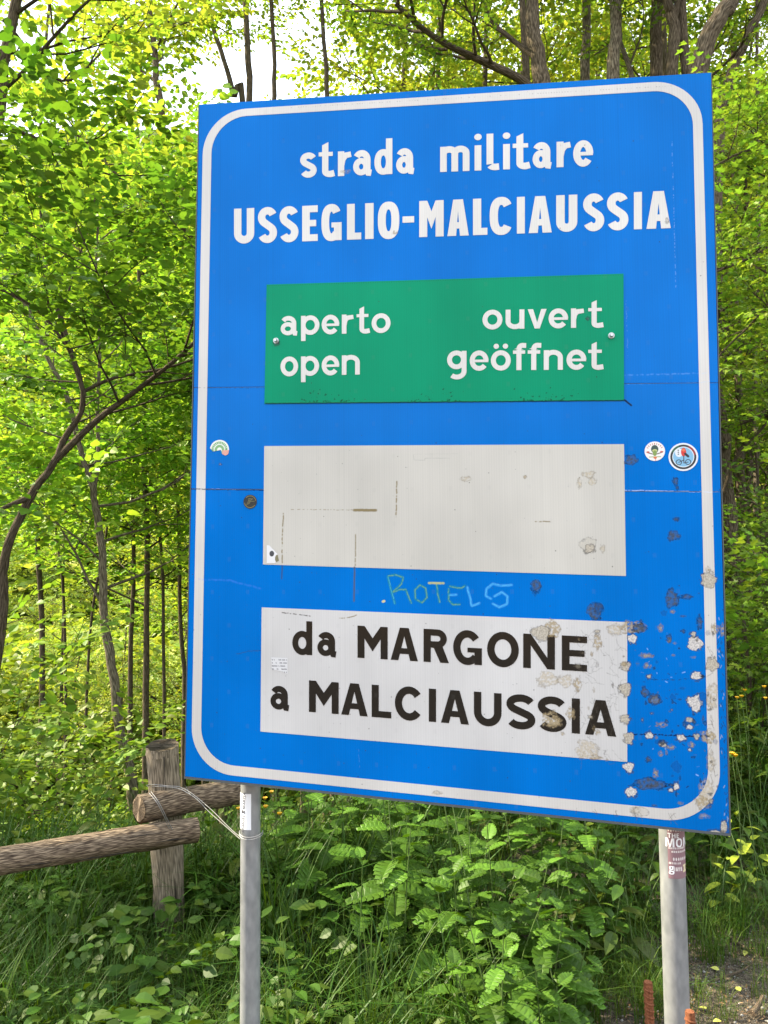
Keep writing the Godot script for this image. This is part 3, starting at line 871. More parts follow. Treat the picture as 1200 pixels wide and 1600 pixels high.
	for p in [Vector2(-0.020, -0.004), Vector2(-0.006, -0.002), Vector2(0.004, 0.0), Vector2(0.008, -0.012), Vector2(0.018, -0.017)]:
		pts.append(p)
	var idx := Geometry2D.triangulate_polygon(pts)
	for i in range(0, idx.size(), 3):
		var v := []
		for k in 3:
			v.append(pts[idx[i + k]])
		tri(st, Vector3(c.x + v[0].x, c.y + v[0].y, 0.0012), Vector3(c.x + v[1].x, c.y + v[1].y, 0.0012), Vector3(c.x + v[2].x, c.y + v[2].y, 0.0012), Vector3.BACK, Vector3.BACK, Vector3.BACK,
			Vector2(0.5, 0.5) + v[0] * Vector2(17.2, -17.2), Vector2(0.5, 0.5) + v[1] * Vector2(17.2, -17.2), Vector2(0.5, 0.5) + v[2] * Vector2(17.2, -17.2))
	part("sticker", st, print_mat("torn sticker", im), root).set_meta("label", "torn upper half of a round white and green sticker")
	# torn white scraps on the two pale panels
	im = Image.create_empty(48, 64, false, Image.FORMAT_RGB8)
	im.fill(Color(0.9, 0.9, 0.9))
	dot(im, Vector2(20, 30), Vector2(9, 10), Color(0.25, 0.26, 0.28))
	dot(im, Vector2(42, 48), Vector2(9, 14), Color(0.5, 0.48, 0.36))
	scrap(root, [Vector2(-0.4957, 1.6446), Vector2(-0.4882, 1.6445), Vector2(-0.4639, 1.6191), Vector2(-0.4602, 1.6011), Vector2(-0.4732, 1.5941), Vector2(-0.4957, 1.5943)], 0.0016, im, "torn white paper scrap with a dark dot")
	im = Image.create_empty(64, 64, false, Image.FORMAT_RGB8)
	im.fill(Color(0.85, 0.85, 0.85))
	var rng := RandomNumberGenerator.new()
	rng.seed = 5
	for r in 5:
		for k in 16:
			if rng.randf() < 0.7:
				line_on(im, Vector2(4 + k * 3.7, 8 + r * 12), Vector2(5 + k * 3.7, 11 + r * 12), 1.0, Color(0.3, 0.3, 0.32))
	scrap(root, [Vector2(-0.4825, 1.3325), Vector2(-0.4353, 1.3314), Vector2(-0.4353, 1.2874), Vector2(-0.4528, 1.2942), Vector2(-0.4806, 1.2990)], 0.0016, im, "torn white label with small grey print")

func scrap(root: Node3D, pts: Array, z: float, im: Image, label: String) -> void:
	var lo: Vector2 = pts[0]
	var hi: Vector2 = pts[0]
	for p in pts:
		lo = lo.min(p)
		hi = hi.max(p)
	var st := new_st()
	for i in range(1, pts.size() - 1):
		var v := [pts[0], pts[i], pts[i + 1]]
		var u := []
		for k in 3:
			u.append(Vector2((v[k].x - lo.x) / (hi.x - lo.x), 1.0 - (v[k].y - lo.y) / (hi.y - lo.y)))
		tri(st, Vector3(v[0].x, v[0].y, z), Vector3(v[1].x, v[1].y, z), Vector3(v[2].x, v[2].y, z), Vector3.BACK, Vector3.BACK, Vector3.BACK, u[0], u[1], u[2])
	part("paper_scrap", st, print_mat("scrap" + label, im), root).set_meta("label", label)

func plate(root: Node3D, called: String, m: Material, pts: Array, z0: float, z1: float) -> MeshInstance3D:
	var st := new_st()
	sheet_poly(st, PackedVector2Array(pts), z1)
	var n := pts.size()
	for i in n:
		var a: Vector2 = pts[i]
		var b: Vector2 = pts[(i + 1) % n]
		var d := (b - a).normalized()
		var nn := Vector3(d.y, -d.x, 0)
		var ua := sign_uv(a)
		for t in [[Vector3(a.x, a.y, z0), Vector3(b.x, b.y, z0), Vector3(b.x, b.y, z1)], [Vector3(a.x, a.y, z0), Vector3(b.x, b.y, z1), Vector3(a.x, a.y, z1)]]:
			tri(st, t[0], t[1], t[2], nn, nn, nn, ua, ua, ua)
	return part(called, st, m, root)

# lettering bent round a pole: the text's own flat mesh, its width laid along the round
func bent_text(parent: Node, text: String, size: float, m: Material, r: float, mid_angle: float, y: float, turn: float, thick := 1.0) -> void:
	var tm := TextMesh.new()
	var f := SystemFont.new()
	f.font_names = PackedStringArray(["Droid Sans"])
	f.font_weight = 700
	tm.font = f
	tm.text = text
	tm.font_size = 32
	tm.pixel_size = size / 32.0
	tm.depth = 0.0
	tm.curve_step = 2.0
	var arrays := tm.surface_get_arrays(0)
	var v: PackedVector3Array = arrays[Mesh.ARRAY_VERTEX]
	var index: PackedInt32Array = arrays[Mesh.ARRAY_INDEX]
	var st := new_st()
	for i in range(0, index.size(), 3):
		var p := []
		for k in 3:
			var q := Vector2(v[index[i + k]].x * thick, v[index[i + k]].y).rotated(turn)
			var a := mid_angle + q.x / r
			p.append([Vector3(sin(a) * r, y + q.y, cos(a) * r), Vector3(sin(a), 0, cos(a))])
		tri(st, p[0][0], p[1][0], p[2][0], p[0][1], p[1][1], p[2][1])
	part("print", st, m, parent)

func round_label(parent: Node, called: String, m: Material, r: float, a0: float, a1: float, y0: float, y1: float) -> MeshInstance3D:
	var st := new_st()
	var n := 12
	for i in n:
		var a := lerpf(a0, a1, float(i) / n)
		var b := lerpf(a0, a1, float(i + 1) / n)
		var na := Vector3(sin(a), 0, cos(a))
		var nb := Vector3(sin(b), 0, cos(b))
		tri(st, na * r + Vector3(0, y0, 0), nb * r + Vector3(0, y0, 0), nb * r + Vector3(0, y1, 0), na, nb, nb, Vector2(float(i) / n, 1), Vector2(float(i + 1) / n, 1), Vector2(float(i + 1) / n, 0))
		tri(st, na * r + Vector3(0, y0, 0), nb * r + Vector3(0, y1, 0), na * r + Vector3(0, y1, 0), na, nb, na, Vector2(float(i) / n, 1), Vector2(float(i + 1) / n, 0), Vector2(float(i) / n, 0))
	return part(called, st, m, parent)

func bolt(root: Node3D, c: Vector2, z: float) -> void:
	var st := new_st()
	tube(st, PackedVector3Array([Vector3(c.x, c.y, z - 0.002), Vector3(c.x, c.y, z + 0.002)]), [0.0085, 0.008], 16, true)
	var o := part("washer", st, M.zinc, root)
	st = new_st()
	tube(st, PackedVector3Array([Vector3(c.x, c.y, z + 0.002), Vector3(c.x, c.y, z + 0.008), Vector3(c.x, c.y, z + 0.0095)]), [0.0058, 0.0058, 0.0045], 6, true)
	part("bolt", st, M.zinc, root)

func build_sign() -> void:
	var root := thing("road_sign", "large blue road sign with white border and text panels, on two grey steel poles", "road sign", "", Vector3(0.1581, 0.0, -2.0831), -0.17017)
	var tl := Vector2(-0.7056, 2.9542)
	var tr := Vector2(0.7280, 2.8804)
	var bl := Vector2(-0.7351, 0.9975)
	var br := Vector2(0.7058, 0.9126)
	var at_left := func(y): return Vector2(lerpf(bl.x, tl.x, (y - bl.y) / (tl.y - bl.y)), y)
	# three sheets of blue, with hairline joints, on one backing tray
	var s1l := Vector2(-0.7167, 2.1046)
	var s1r := Vector2(0.7176, 2.0496)
	var s2l := Vector2(-0.7224, 1.8093)
	var s2r := Vector2(0.7142, 1.7669)
	var gap := Vector2(0, 0.0008)
	plate(root, "face_sheet", M.blue, [s1l + gap, s1r + gap, tr, tl], -0.003, 0.0)
	plate(root, "face_sheet", M.blue, [s2l + gap, s2r + gap, s1r - gap, s1l - gap], -0.003, 0.0)
	plate(root, "face_sheet", M.blue, [bl, br, s2r - gap, s2l - gap], -0.003, 0.0)
	plate(root, "tray", M.tray, [bl + Vector2(0.0015, 0.0015), br + Vector2(-0.0015, 0.0015), tr + Vector2(-0.0015, -0.0015), tl + Vector2(0.0015, -0.0015)], -0.026, -0.0031)
	# the dark rim that shows along the foot and the sides
	plate(root, "edge_trim", M.trim, [bl + Vector2(-0.003, -0.0065), br + Vector2(0.003, -0.0065), br + Vector2(0.003, -0.0005), bl + Vector2(-0.003, -0.0005)], -0.028, 0.001)
	plate(root, "edge_trim", M.trim, [br + Vector2(0.0005, 0.0), br + Vector2(0.004, 0.0), tr + Vector2(0.002, 0), tr + Vector2(0.0005, 0)], -0.028, 0.0008)
	plate(root, "edge_trim", M.trim, [bl + Vector2(-0.003, 0.0), bl + Vector2(-0.0005, 0.0), tl + Vector2(-0.0005, 0), tl + Vector2(-0.003, 0)], -0.028, 0.0008)
	for y in [1.25, 2.0, 2.6]:   # stiffening rails at the back
		var a: Vector2 = at_left.call(y)
		plate(root, "back_rail", M.zinc, [a + Vector2(0.03, -0.02), a + Vector2(1.36, -0.02), a + Vector2(1.36, 0.02), a + Vector2(0.03, 0.02)], -0.045, -0.0262)
	# the white border, an outer and an inner rounded outline
	var outer := rounded([Vector2(-0.6924, 2.9311), Vector2(0.7035, 2.8654), Vector2(0.6873, 0.9310), Vector2(-0.7175, 1.0123)], 0.128)
	var inner := rounded([Vector2(-0.6653, 2.9081), Vector2(0.6794, 2.8409), Vector2(0.6595, 0.9602), Vector2(-0.6891, 1.0380)], 0.104)
	var st := new_st()
	for i in outer.size():
		var j := (i + 1) % outer.size()
		var a: Vector2 = outer[i]
		var b: Vector2 = outer[j]
		var c: Vector2 = inner[j]
		var d: Vector2 = inner[i]
		for t in [[a, b, c], [a, c, d]]:
			tri(st, Vector3(t[0].x, t[0].y, 0.0008), Vector3(t[1].x, t[1].y, 0.0008), Vector3(t[2].x, t[2].y, 0.0008), Vector3.BACK, Vector3.BACK, Vector3.BACK, sign_uv(t[0]), sign_uv(t[1]), sign_uv(t[2]))
	part("white_border", st, M.white, root)
	plate(root, "green_plate", M.green, [Vector2(-0.5027, 2.0474), Vector2(0.4827, 2.0140), Vector2(0.4903, 2.3531), Vector2(-0.4964, 2.3932)], 0.0004, 0.0025)
	plate(root, "blank_panel", M.grey_white, [Vector2(-0.5069, 1.5908), Vector2(0.4750, 1.5534), Vector2(0.4795, 1.8979), Vector2(-0.5035, 1.9262)], 0.0002, 0.0009)
	plate(root, "text_panel", M.panel_white, [Vector2(-0.5138, 1.1280), Vector2(0.4652, 1.0794), Vector2(0.4749, 1.4347), Vector2(-0.5106, 1.4708)], 0.0002, 0.0009)
	bolt(root, Vector2(-0.4676, 2.2270), 0.0045)
	bolt(root, Vector2(0.4547, 2.1876), 0.0045)
	# lettering
	row(root, M.letter_white, 0.0008, Vector2(-0.3968, 2.7007), Vector2(0.4203, 2.6557), Vector2(-0.3966, 2.7736), Vector2(0.4221, 2.7270), 469, 927, 0.0185, true, [["s", 469, 495], ["t", 498, 522.4], ["r", 528, 548.4], ["a", 551.4, 582], ["d", 585, 613], ["a", 618.6, 648.4], ["m", 687.6, 733.5], ["i", 741.5, 752.5], ["l", 760.2, 779.7], ["i", 786, 796.8], ["t", 801, 827.8], ["a", 831.7, 863], ["r", 869.6, 891.3], ["e", 895.6, 927]])
	row(root, M.letter_white, 0.0008, Vector2(-0.5958, 2.5215), Vector2(0.6137, 2.4675), Vector2(-0.5961, 2.6265), Vector2(0.6168, 2.5688), 365.8, 1048, 0.0225, true, [["U", 365.8, 397.3], ["S", 403, 433], ["S", 436.7, 466.5], ["E", 472.2, 496.5], ["G", 502.3, 533.8], ["L", 542.2, 564.4], ["I", 570.5, 583.7], ["O", 590.4, 623.9], ["-", 629, 647, 0.043, 0.018], ["M", 655, 693.2], ["A", 699, 732.4], ["L", 739, 761.5], ["C", 765, 799], ["I", 807.6, 820], ["A", 826, 862], ["U", 869, 902], ["S", 911, 944.2], ["S", 948.2, 982], ["I", 990.4, 1003], ["A", 1010, 1048]])
	row(root, M.letter_white, 0.0033, Vector2(-0.4547, 2.2420), Vector2(-0.1370, 2.2315), Vector2(-0.4547, 2.2969), Vector2(-0.1365, 2.2859), 438.8, 610.5, 0.0132, false, [["a", 438.8, 466], ["p", 470.8, 499.5], ["e", 503, 530.5], ["r", 534.5, 552.5], ["t", 557.5, 578], ["o", 581, 610.5]])
	row(root, M.letter_white, 0.0033, Vector2(-0.4548, 2.1239), Vector2(-0.2250, 2.1176), Vector2(-0.4548, 2.1794), Vector2(-0.2246, 2.1729), 438.8, 562.5, 0.0132, false, [["o", 438.8, 466.3], ["p", 470.8, 499], ["e", 503, 530.5], ["n", 534.5, 562.5]])
	row(root, M.letter_white, 0.0033, Vector2(0.1168, 2.2249), Vector2(0.4348, 2.2113), Vector2(0.1177, 2.2782), Vector2(0.4362, 2.2640), 754, 942.5, 0.0132, false, [["o", 754, 785], ["u", 790, 819.3], ["v", 824.5, 854], ["e", 857, 887.5], ["r", 892, 912], ["t", 919, 942.5]])
	row(root, M.letter_white, 0.0033, Vector2(0.0192, 2.1155), Vector2(0.4319, 2.0985), Vector2(0.0200, 2.1703), Vector2(0.4333, 2.1513), 699, 942.5, 0.0132, false, [["g", 699, 729], ["e", 734, 763.3], ["ö", 767, 798], ["f", 801.5, 822], ["f", 824.5, 845.5], ["n", 849.5, 879.3], ["e", 885, 916], ["t", 919, 942.5]])
	row(root, M.letter_black, 0.0017, Vector2(-0.4215, 1.3421), Vector2(-0.2922, 1.3370), Vector2(-0.4214, 1.4064), Vector2(-0.2919, 1.4015), 457, 528, 0.0168, false, [["d", 457, 488], ["a", 495.8, 526.8]])
	row(root, M.letter_black, 0.0017, Vector2(-0.2370, 1.3348), Vector2(0.3711, 1.3066), Vector2(-0.2364, 1.4216), Vector2(0.3733, 1.3968), 558.8, 917.3, 0.0195, false, [["M", 558.8, 605.8], ["A", 610.5, 653], ["R", 661.8, 701.5], ["G", 708, 752.8], ["O", 761, 810.6], ["N", 817.4, 867], ["E", 877.8, 917.3]])
	row(root, M.letter_black, 0.0017, Vector2(-0.4852, 1.1909), Vector2(-0.4290, 1.1887), Vector2(-0.4852, 1.2541), Vector2(-0.4289, 1.2525), 422.5, 453, 0.0168, false, [["a", 422.5, 453]])
	row(root, M.letter_black, 0.0017, Vector2(-0.3743, 1.1857), Vector2(0.4397, 1.1423), Vector2(-0.3740, 1.2710), Vector2(0.4421, 1.2324), 483, 962.8, 0.0195, false, [["M", 483, 529.3], ["A", 533.3, 574.5], ["L", 580.8, 611.3], ["C", 617, 659.5], ["I", 670, 681.3], ["A", 689, 732.6], ["U", 740.4, 783.5], ["S", 791, 836.5], ["S", 840, 885], ["I", 893.3, 906], ["A", 914, 962.8]])
	ellipse_stickers(root)
	# the two poles
	var feet := [Vector3(-0.569, 0, -0.075), Vector3(0.582, 0, -0.08)]
	var r := [0.0283, 0.0318]
	for i in 2:
		var p := new_st()
		tube(p, PackedVector3Array([Vector3(0, -0.1, 0), Vector3(0.0, 0.8, 0), Vector3(0.0, 1.8, 0), Vector3(0.0, 2.75, 0)]), ramp(r[i], r[i], 4), 28, true)
		var pole := part("pole", p, M.pole, root)
		pole.position = feet[i]
		if i == 0:
			round_label(pole, "label", M.paper, r[0] + 0.0007, -1.2, 0.4, 0.842, 0.942)
			bent_text(pole, "SAMUEL ♡ MARZIA", 0.0125, M.ink, r[0] + 0.0012, -0.4, 0.89, PI / 2 - 0.06)
		else:
			var im := Image.create_empty(200, 160, false, Image.FORMAT_RGB8)
			im.fill(Color(0.56, 0.44, 0.47))
			var pale := Color(0.87, 0.84, 0.83)
			for k in 9:
				dot(im, Vector2(10 + k * 19, 8 + (k % 2)), Vector2(6, 5), pale)
				dot(im, Vector2(44 + k * 20, 99), Vector2(6, 5.5), pale)
			var rng := RandomNumberGenerator.new()
			rng.seed = 77
			for y in [65, 76, 112, 127, 133]:   # print too small to read
				var x := 8.0 if y != 76 else 30.0
				while x < (190.0 if y < 100 else 100.0):
					var w := rng.randf_range(6, 18)
					if y < 125 or x > 28.0:
						for q in int(w):
							if rng.randf() < 0.8:
								line_on(im, Vector2(x + q, y - 1.5 - rng.randf() * 2.0), Vector2(x + q, y + 2.5), 0.8, pale)
					x += w + 5.0
			for y in range(118, 142):
				for x in range(125, 170):
					if y < 124 or y > 134 or (x > 132 and x < 158):
						im.set_pixel(x, y, Color(0.86, 0.82, 0.66))
			round_label(pole, "label", print_mat("pole label", im), r[1] + 0.0007, -0.5, 1.5, 0.776, 0.905)
			bent_text(pole, "THE", 0.0165, M.paper, r[1] + 0.0012, -0.02, 0.884, 0.0)
			bent_text(pole, "MON", 0.031, M.paper, r[1] + 0.0012, 0.36, 0.866, 0.0, 0.95)
			bent_text(pole, "g", 0.026, M.paper, r[1] + 0.0012, -0.25, 0.802, 0.0)

func row(root: Node3D, m: Material, z: float, f0: Vector2, f1: Vector2, t0: Vector2, t1: Vector2, x0: float, x1: float, weight: float, narrow: bool, list: Array) -> void:
	# along the line, distance shrinks a little towards the far end, as the plain shares of the two ends would not show
	var out := []
	var k: float = PERSP
	for l in list:
		var n: Array = l.duplicate()
		for i in [1, 2]:
			var u: float = (l[i] - x0) / (x1 - x0)
			var near := 1.0 / (1.0 + k * (x1 - x0))
			n[i] = u / (u + near * (1.0 - u))
		out.append(n)
	letters(root, m, z, f0, f1, t0, t1, weight, narrow, out)

const PERSP := 0.000151

func rounded(corners: Array, r: float) -> Array:
	var out := []
	for i in 4:
		var p: Vector2 = corners[i]
		var a: Vector2 = (corners[(i + 3) % 4] - p).normalized()
		var b: Vector2 = (corners[(i + 1) % 4] - p).normalized()
		var half := a.angle_to(b) / 2.0
		var dist := r / absf(tan(half))
		var c := p + (a + b).normalized() * (r / absf(sin(half)))
		var s := p + a * dist - c
		var e := p + b * dist - c
		for k in 15:
			out.append(c + s.rotated(s.angle_to(e) * k / 14.0))
	return out

# ------------------------------------------------------------------ plants of the verge
const NETTLE_TEETH := 7

func nettle_leaf_mesh(rng: RandomNumberGenerator, base: Color) -> ArrayMesh:
	# a pointed heart with saw teeth, creased along the middle, drooping to the tip
	var st := new_st()
	var n := NETTLE_TEETH
	var droop := rng.randf_range(0.25, 0.6)
	var fold := rng.randf_range(0.15, 0.4)
	var mid := []
	var tip := []
	for i in n + 1:
		var t := float(i) / n
		mid.append(Vector3(t, -droop * t * t * 0.6, 0))
		var w := 0.33 * pow(sin(PI * pow(clampf(t * 0.97 + 0.03, 0, 1), 0.62)), 0.85) * (1.0 if i < n else 0.0)
		tip.append(w)
	for side in [-1.0, 1.0]:
		for i in n:
			var c := base * rng.randf_range(0.88, 1.12)
			st.set_color(c)
			var w0: float = tip[i]
			var w1: float = tip[i + 1]
			var e0: Vector3 = mid[i] + Vector3(0, fold * w0 - 0.03 * w0, side * w0)
			var notch: Vector3 = mid[i + 1] + Vector3(-0.012, fold * w1 * 0.8 + 0.012, side * w1 * 0.86)
			var tooth: Vector3 = (e0 + notch) / 2.0 + Vector3(0.075, -0.015, side * 0.05 * (1.0 if w0 > 0.05 else 0.5))
			var vein: Vector3 = (mid[i] + mid[i + 1]) / 2.0 + Vector3(0.03, 0.02 + fold * w1 * 0.35, side * w1 * 0.45)
			leaf_tri(st, mid[i], e0, vein, Vector3.UP)
			leaf_tri(st, e0, tooth, vein, Vector3.UP)
			leaf_tri(st, tooth, notch, vein, Vector3.UP)
			leaf_tri(st, mid[i], vein, mid[i + 1], Vector3.UP)
			leaf_tri(st, vein, notch, mid[i + 1], Vector3.UP)
	return st.commit()

func broad_leaf_mesh(rng: RandomNumberGenerator, base: Color, width: float) -> ArrayMesh:
	var st := new_st()
	var shape := [Vector3(0, 0.05, 0), Vector3(0.1, 0.6, -0.04), Vector3(0.28, 0.96, 0), Vector3(0.5, 1.0, 0), Vector3(0.72, 0.72, 0), Vector3(0.88, 0.36, 0), Vector3(1.0, 0.0, 0)]
	leaf(st, Vector3.ZERO, Vector3.RIGHT, Vector3.UP, 1.0, width, shape, rng.randf_range(0.1, 0.35), rng.randf_range(0.15, 0.5), base)
	return st.commit()

var nettle_leaves := []
var broad_leaves := []
var pale_leaves := []

# an upright herb: a stem with pairs of leaves, each pair turned against the last
func herb(called: String, label: String, category: String, group: String, foot: Vector3, height: float, pairs: int, leaf_len: float, meshes: Array, leaf_m: Material, lean: Vector2, seed_no: int, from := 0.25) -> Node3D:
	var rng := RandomNumberGenerator.new()
	rng.seed = seed_no
	var t := thing(called, label, category, group, foot, rng.randf() * TAU)
	var raw := []
	for i in 4:
		var u := i / 3.0
		raw.append(Vector3(lean.x * u * u, height * u, lean.y * u * u))
	var pts := smooth_path(raw, 2)
	var st := new_st()
	tube(st, pts, ramp(0.0035, 0.0015, pts.size()), 5)
	part("stem", st, M.stem, t)
	var a := rng.randf() * TAU
	for p in pairs:
		var u := lerpf(from, 1.0, float(p) / maxf(1, pairs - 1))
		var f := u * (pts.size() - 1)
		var i := mini(int(f), pts.size() - 2)
		var q := pts[i].lerp(pts[i + 1], f - i)
		a += PI / 2 + rng.randf_range(-0.3, 0.3)
		var size := leaf_len * (1.0 - 0.62 * pow(u, 2.5)) * rng.randf_range(0.8, 1.15)
		if p == 0:
			size *= 0.8
		for k in 2:
			var b := a + PI * k + rng.randf_range(-0.25, 0.25)
			var pitch := rng.randf_range(-0.25, 0.35) + (0.5 * u if u > 0.85 else 0.0)
			var x := Vector3(cos(b) * cos(pitch), sin(pitch), sin(b) * cos(pitch))
			var y := (Vector3.UP + Vector3(rng.randf_range(-0.3, 0.3), 0, rng.randf_range(-0.3, 0.3)))
			y = (y - x * y.dot(x)).normalized()
			var o := part_mesh("leaf", meshes[rng.randi() % meshes.size()], leaf_m, t)
			o.transform = Transform3D(Basis(x * size, y * size, x.cross(y) * size), q + x * 0.015)
	return t

func grass_tuft(rng: RandomNumberGenerator, blades: int, height: float, width: float, base: Color, spread: float) -> ArrayMesh:
	var st := new_st()
	for b in blades:
		var c := base * rng.randf_range(0.7, 1.3)
		c.r *= rng.randf_range(0.8, 1.3)
		st.set_color(c)
		var a := rng.randf() * TAU
		var out := Vector3(cos(a), 0, sin(a))
		var o := Vector3(rng.randf_range(-1, 1), 0, rng.randf_range(-1, 1)) * spread
		var h := height * rng.randf_range(0.5, 1.15)
		var bend := rng.randf_range(0.15, 1.15)
		var side := Vector3(-out.z, 0, out.x)
		var w := width * rng.randf_range(0.6, 1.3)
		var pl := PackedVector3Array()
		var pr := PackedVector3Array()
		for i in 6:
			var t := i / 5.0
			var m := o + Vector3.UP * h * (t - 0.45 * bend * t * t * t) + out * h * bend * t * t
			var ww := w * 0.5 * (1.0 - pow(t, 1.6))
			pl.append(m - side * ww)
			pr.append(m + side * ww + out * ww * 0.4)
		for i in 5:
			leaf_tri(st, pl[i], pr[i], pr[i + 1], -out + Vector3.UP * 0.5)
			if i < 4:
				leaf_tri(st, pl[i], pr[i + 1], pl[i + 1], -out + Vector3.UP * 0.5)
	return st.commit()

func buttercup(label: String, head: Vector3, seed_no: int) -> void:
	var rng := RandomNumberGenerator.new()
	rng.seed = seed_no
	var foot := on_ground(head.x + rng.randf_range(-0.08, 0.08), head.z + rng.randf_range(-0.06, 0.06))
	var t := thing("buttercup", label, "flower", "yellow wild flowers in the grass", foot)
	var h := head - foot
	var st := new_st()
	tube(st, smooth_path([Vector3.ZERO, h * 0.5 + Vector3(0.02, 0.03, 0.0), h], 4), ramp(0.0022, 0.0014, 9), 4)
	part("stem", st, M.stem, t)
	st = new_st()
	st.set_color(Color(0.75, 0.42, 0.005))
	for k in 5:
		var a := TAU * k / 5 + rng.randf()
		var d := Vector3(cos(a), 0.55, sin(a)).normalized()
		var up := (Vector3.UP - d * d.y).normalized()
		leaf(st, h, d, up, 0.016, 0.017, [Vector3(0, 0.2, 0), Vector3(0.4, 0.9, 0), Vector3(0.8, 1.0, 0), Vector3(1, 0.5, 0)], 0.3, -0.3, Color(0.8, 0.47, 0.004))
	part("petals", st, M.petal, t)

# ------------------------------------------------------------------ timber
func log_piece(parent: Node3D, called: String, line: Array, r0: float, r1: float, m: Material, sides := 18, steps := 8) -> MeshInstance3D:
	var st := new_st()
	var pts := smooth_path(line, steps)
	var n := pts.size()
	var radii := ramp(r0, r1, n)
	# rounded ends: the first and last ring drawn in
	radii[0] *= 0.86
	radii[n - 1] *= 0.86
	var fine := PackedVector3Array()
	var fr := []
	for i in n:
		fine.append(pts[i])
		fr.append(radii[i])
		if i == 0:
			fine.append(pts[0].lerp(pts[1], 0.06))
			fr.append(r0)
		elif i == n - 2:
			fine.append(pts[n - 1].lerp(pts[n - 2], 0.06))
			fr.append(r1)
	tube(st, fine, fr, sides, true, 0.16)
	return part(called, st, m, parent)

func wire(parent: Node3D, called: String, line: Array, r := 0.0013) -> void:
	var st := new_st()
	var pts := smooth_path(line, 8)
	tube(st, pts, ramp(r, r, pts.size()), 6)
	part(called, st, M.wire, parent)

func build_fence() -> void:
	var foot := at(268, 1500, 3.28)
	foot.y = -0.12
	var f := thing("wooden_fence", "weathered round-log fence with one short post and two rails lashed together", "fence", "", foot)
	var top := at(254.5, 1176, 3.18)
	var base := at(269, 1515, 3.28)
	var d := (top - base).normalized()
	# the post, sawn off flat, split at the head
	var st := new_st()
	var line := [base - d * 0.2 - foot, base + d * 0.3 - foot, top - d * 0.02 - foot, top - foot]
	log_piece(f, "post", line, 0.062, 0.066, M.wood_grey, 22, 6)
	st = new_st()
	var c := top - foot
	quad(st, c + Vector3(0.022, 0.001, 0.068), c + Vector3(0.026, 0.001, 0.068), c - d * 0.2 + Vector3(0.024, 0, 0.0685), c - d * 0.2 + Vector3(0.023, 0, 0.0685), Vector3.BACK)
	part("crack", st, M.crack, f)
	log_piece(f, "rail", [at(-330, 1388, 2.35) - foot, at(0, 1345, 2.72) - foot, at(160, 1319, 2.9) - foot, at(309, 1296, 3.06) - foot], 0.05, 0.047, M.wood_brown, 20)
	log_piece(f, "rail", [at(217, 1265, 3.02) - foot, at(290, 1250, 3.17) - foot, at(345, 1242, 3.3) - foot, at(392, 1236, 3.46) - foot], 0.054, 0.05, M.wood_brown, 20)
	var rng := RandomNumberGenerator.new()
	rng.seed = 31
	for k in 9:   # drying cracks along the long rail and the post
		var on_post := k > 5
		var p0 := (top.lerp(base, 0.12 + 0.2 * (k - 6)) if on_post else at(40 + k * 42, 1339 - k * 6.6, 2.76 + k * 0.045)) - foot
		var p1 := (top.lerp(base, 0.3 + 0.22 * (k - 6)) if on_post else at(90 + k * 42, 1332 - k * 6.6, 2.82 + k * 0.045)) - foot
		var r := 0.0625 if on_post else 0.0485
		var up := rng.randf_range(-0.8, 0.9) * r
		var off := Vector3(up, 0, sqrt(maxf(0.0, r * r - up * up))) if on_post else Vector3(0, up, sqrt(maxf(0.0, r * r - up * up)))
		st = new_st()
		tube(st, smooth_path([p0 + off, (p0 + p1) / 2.0 + off + Vector3(0.002, 0.003, 0.0015), p1 + off], 3), [0.0005, 0.0012, 0.0018, 0.0022, 0.0016, 0.001, 0.0005], 5)
		part("crack", st, M.crack, f)
	var bound := thing("binding_wire", "galvanised wire looped round the fence post and rails, running to the grey pole", "wire", "", foot)
	wire(bound, "loop", [at(229, 1227, 3.2) - foot, at(240, 1226, 3.09) - foot, at(262, 1228, 3.06) - foot, at(281, 1230, 3.07) - foot, at(300, 1240, 3.04) - foot, at(330, 1265, 2.95) - foot, at(352, 1287, 2.6) - foot, at(368, 1302, 2.35) - foot, at(378, 1309, 2.2) - foot])
	wire(bound, "loop", [at(230, 1229, 3.2) - foot, at(250, 1229, 3.08) - foot, at(278, 1232, 3.06) - foot, at(298, 1242, 3.03) - foot, at(312, 1253, 3.0) - foot, at(326, 1268, 2.95) - foot, at(350, 1289, 2.6) - foot, at(375, 1311, 2.2) - foot])
	wire(bound, "loop", [at(236, 1237, 2.99) - foot, at(247, 1252, 2.95) - foot, at(258, 1273, 2.955) - foot, at(268, 1294, 2.98) - foot, at(280, 1316, 3.0) - foot])
	wire(bound, "loop", [at(233, 1239, 2.99) - foot, at(245, 1254, 2.95) - foot, at(256, 1275, 2.955) - foot, at(265, 1296, 2.98) - foot, at(276, 1316, 3.0) - foot])
	wire(bound, "loop", [at(290, 1228, 3.2) - foot, at(296, 1240, 3.04) - foot, at(299, 1242, 3.02) - foot])
	var pole_x := at(390.5, 1306, 2.16)
	for k in 2:
		var ringed := []
		for i in 13:
			var a := PI * 1.05 * i / 12.0 - 0.08
			ringed.append(Vector3(pole_x.x, pole_x.y, pole_x.z) + Vector3(-cos(a) * 0.033, -0.006 * sin(a) + 0.006 * k, -0.02 + sin(a) * 0.034) - foot)
		wire(bound, "loop", ringed, 0.0012)
	# a rotten rail lying in the grass at the foot of the post
	var lf := at(240, 1560, 3.0)
	var lying := thing("fallen_rail", "mossy brown rail lying in long grass at the foot of the fence post", "log", "", lf)
	log_piece(lying, "wood", [at(60, 1640, 2.75) - lf, at(160, 1583, 2.9) - lf, at(250, 1547, 3.05) - lf, at(345, 1508, 3.25) - lf], 0.045, 0.04, M.wood_red, 16)
	var sf := at(893, 1310, 4.4)
	sf.y = ground(sf.x, sf.z) - 0.1
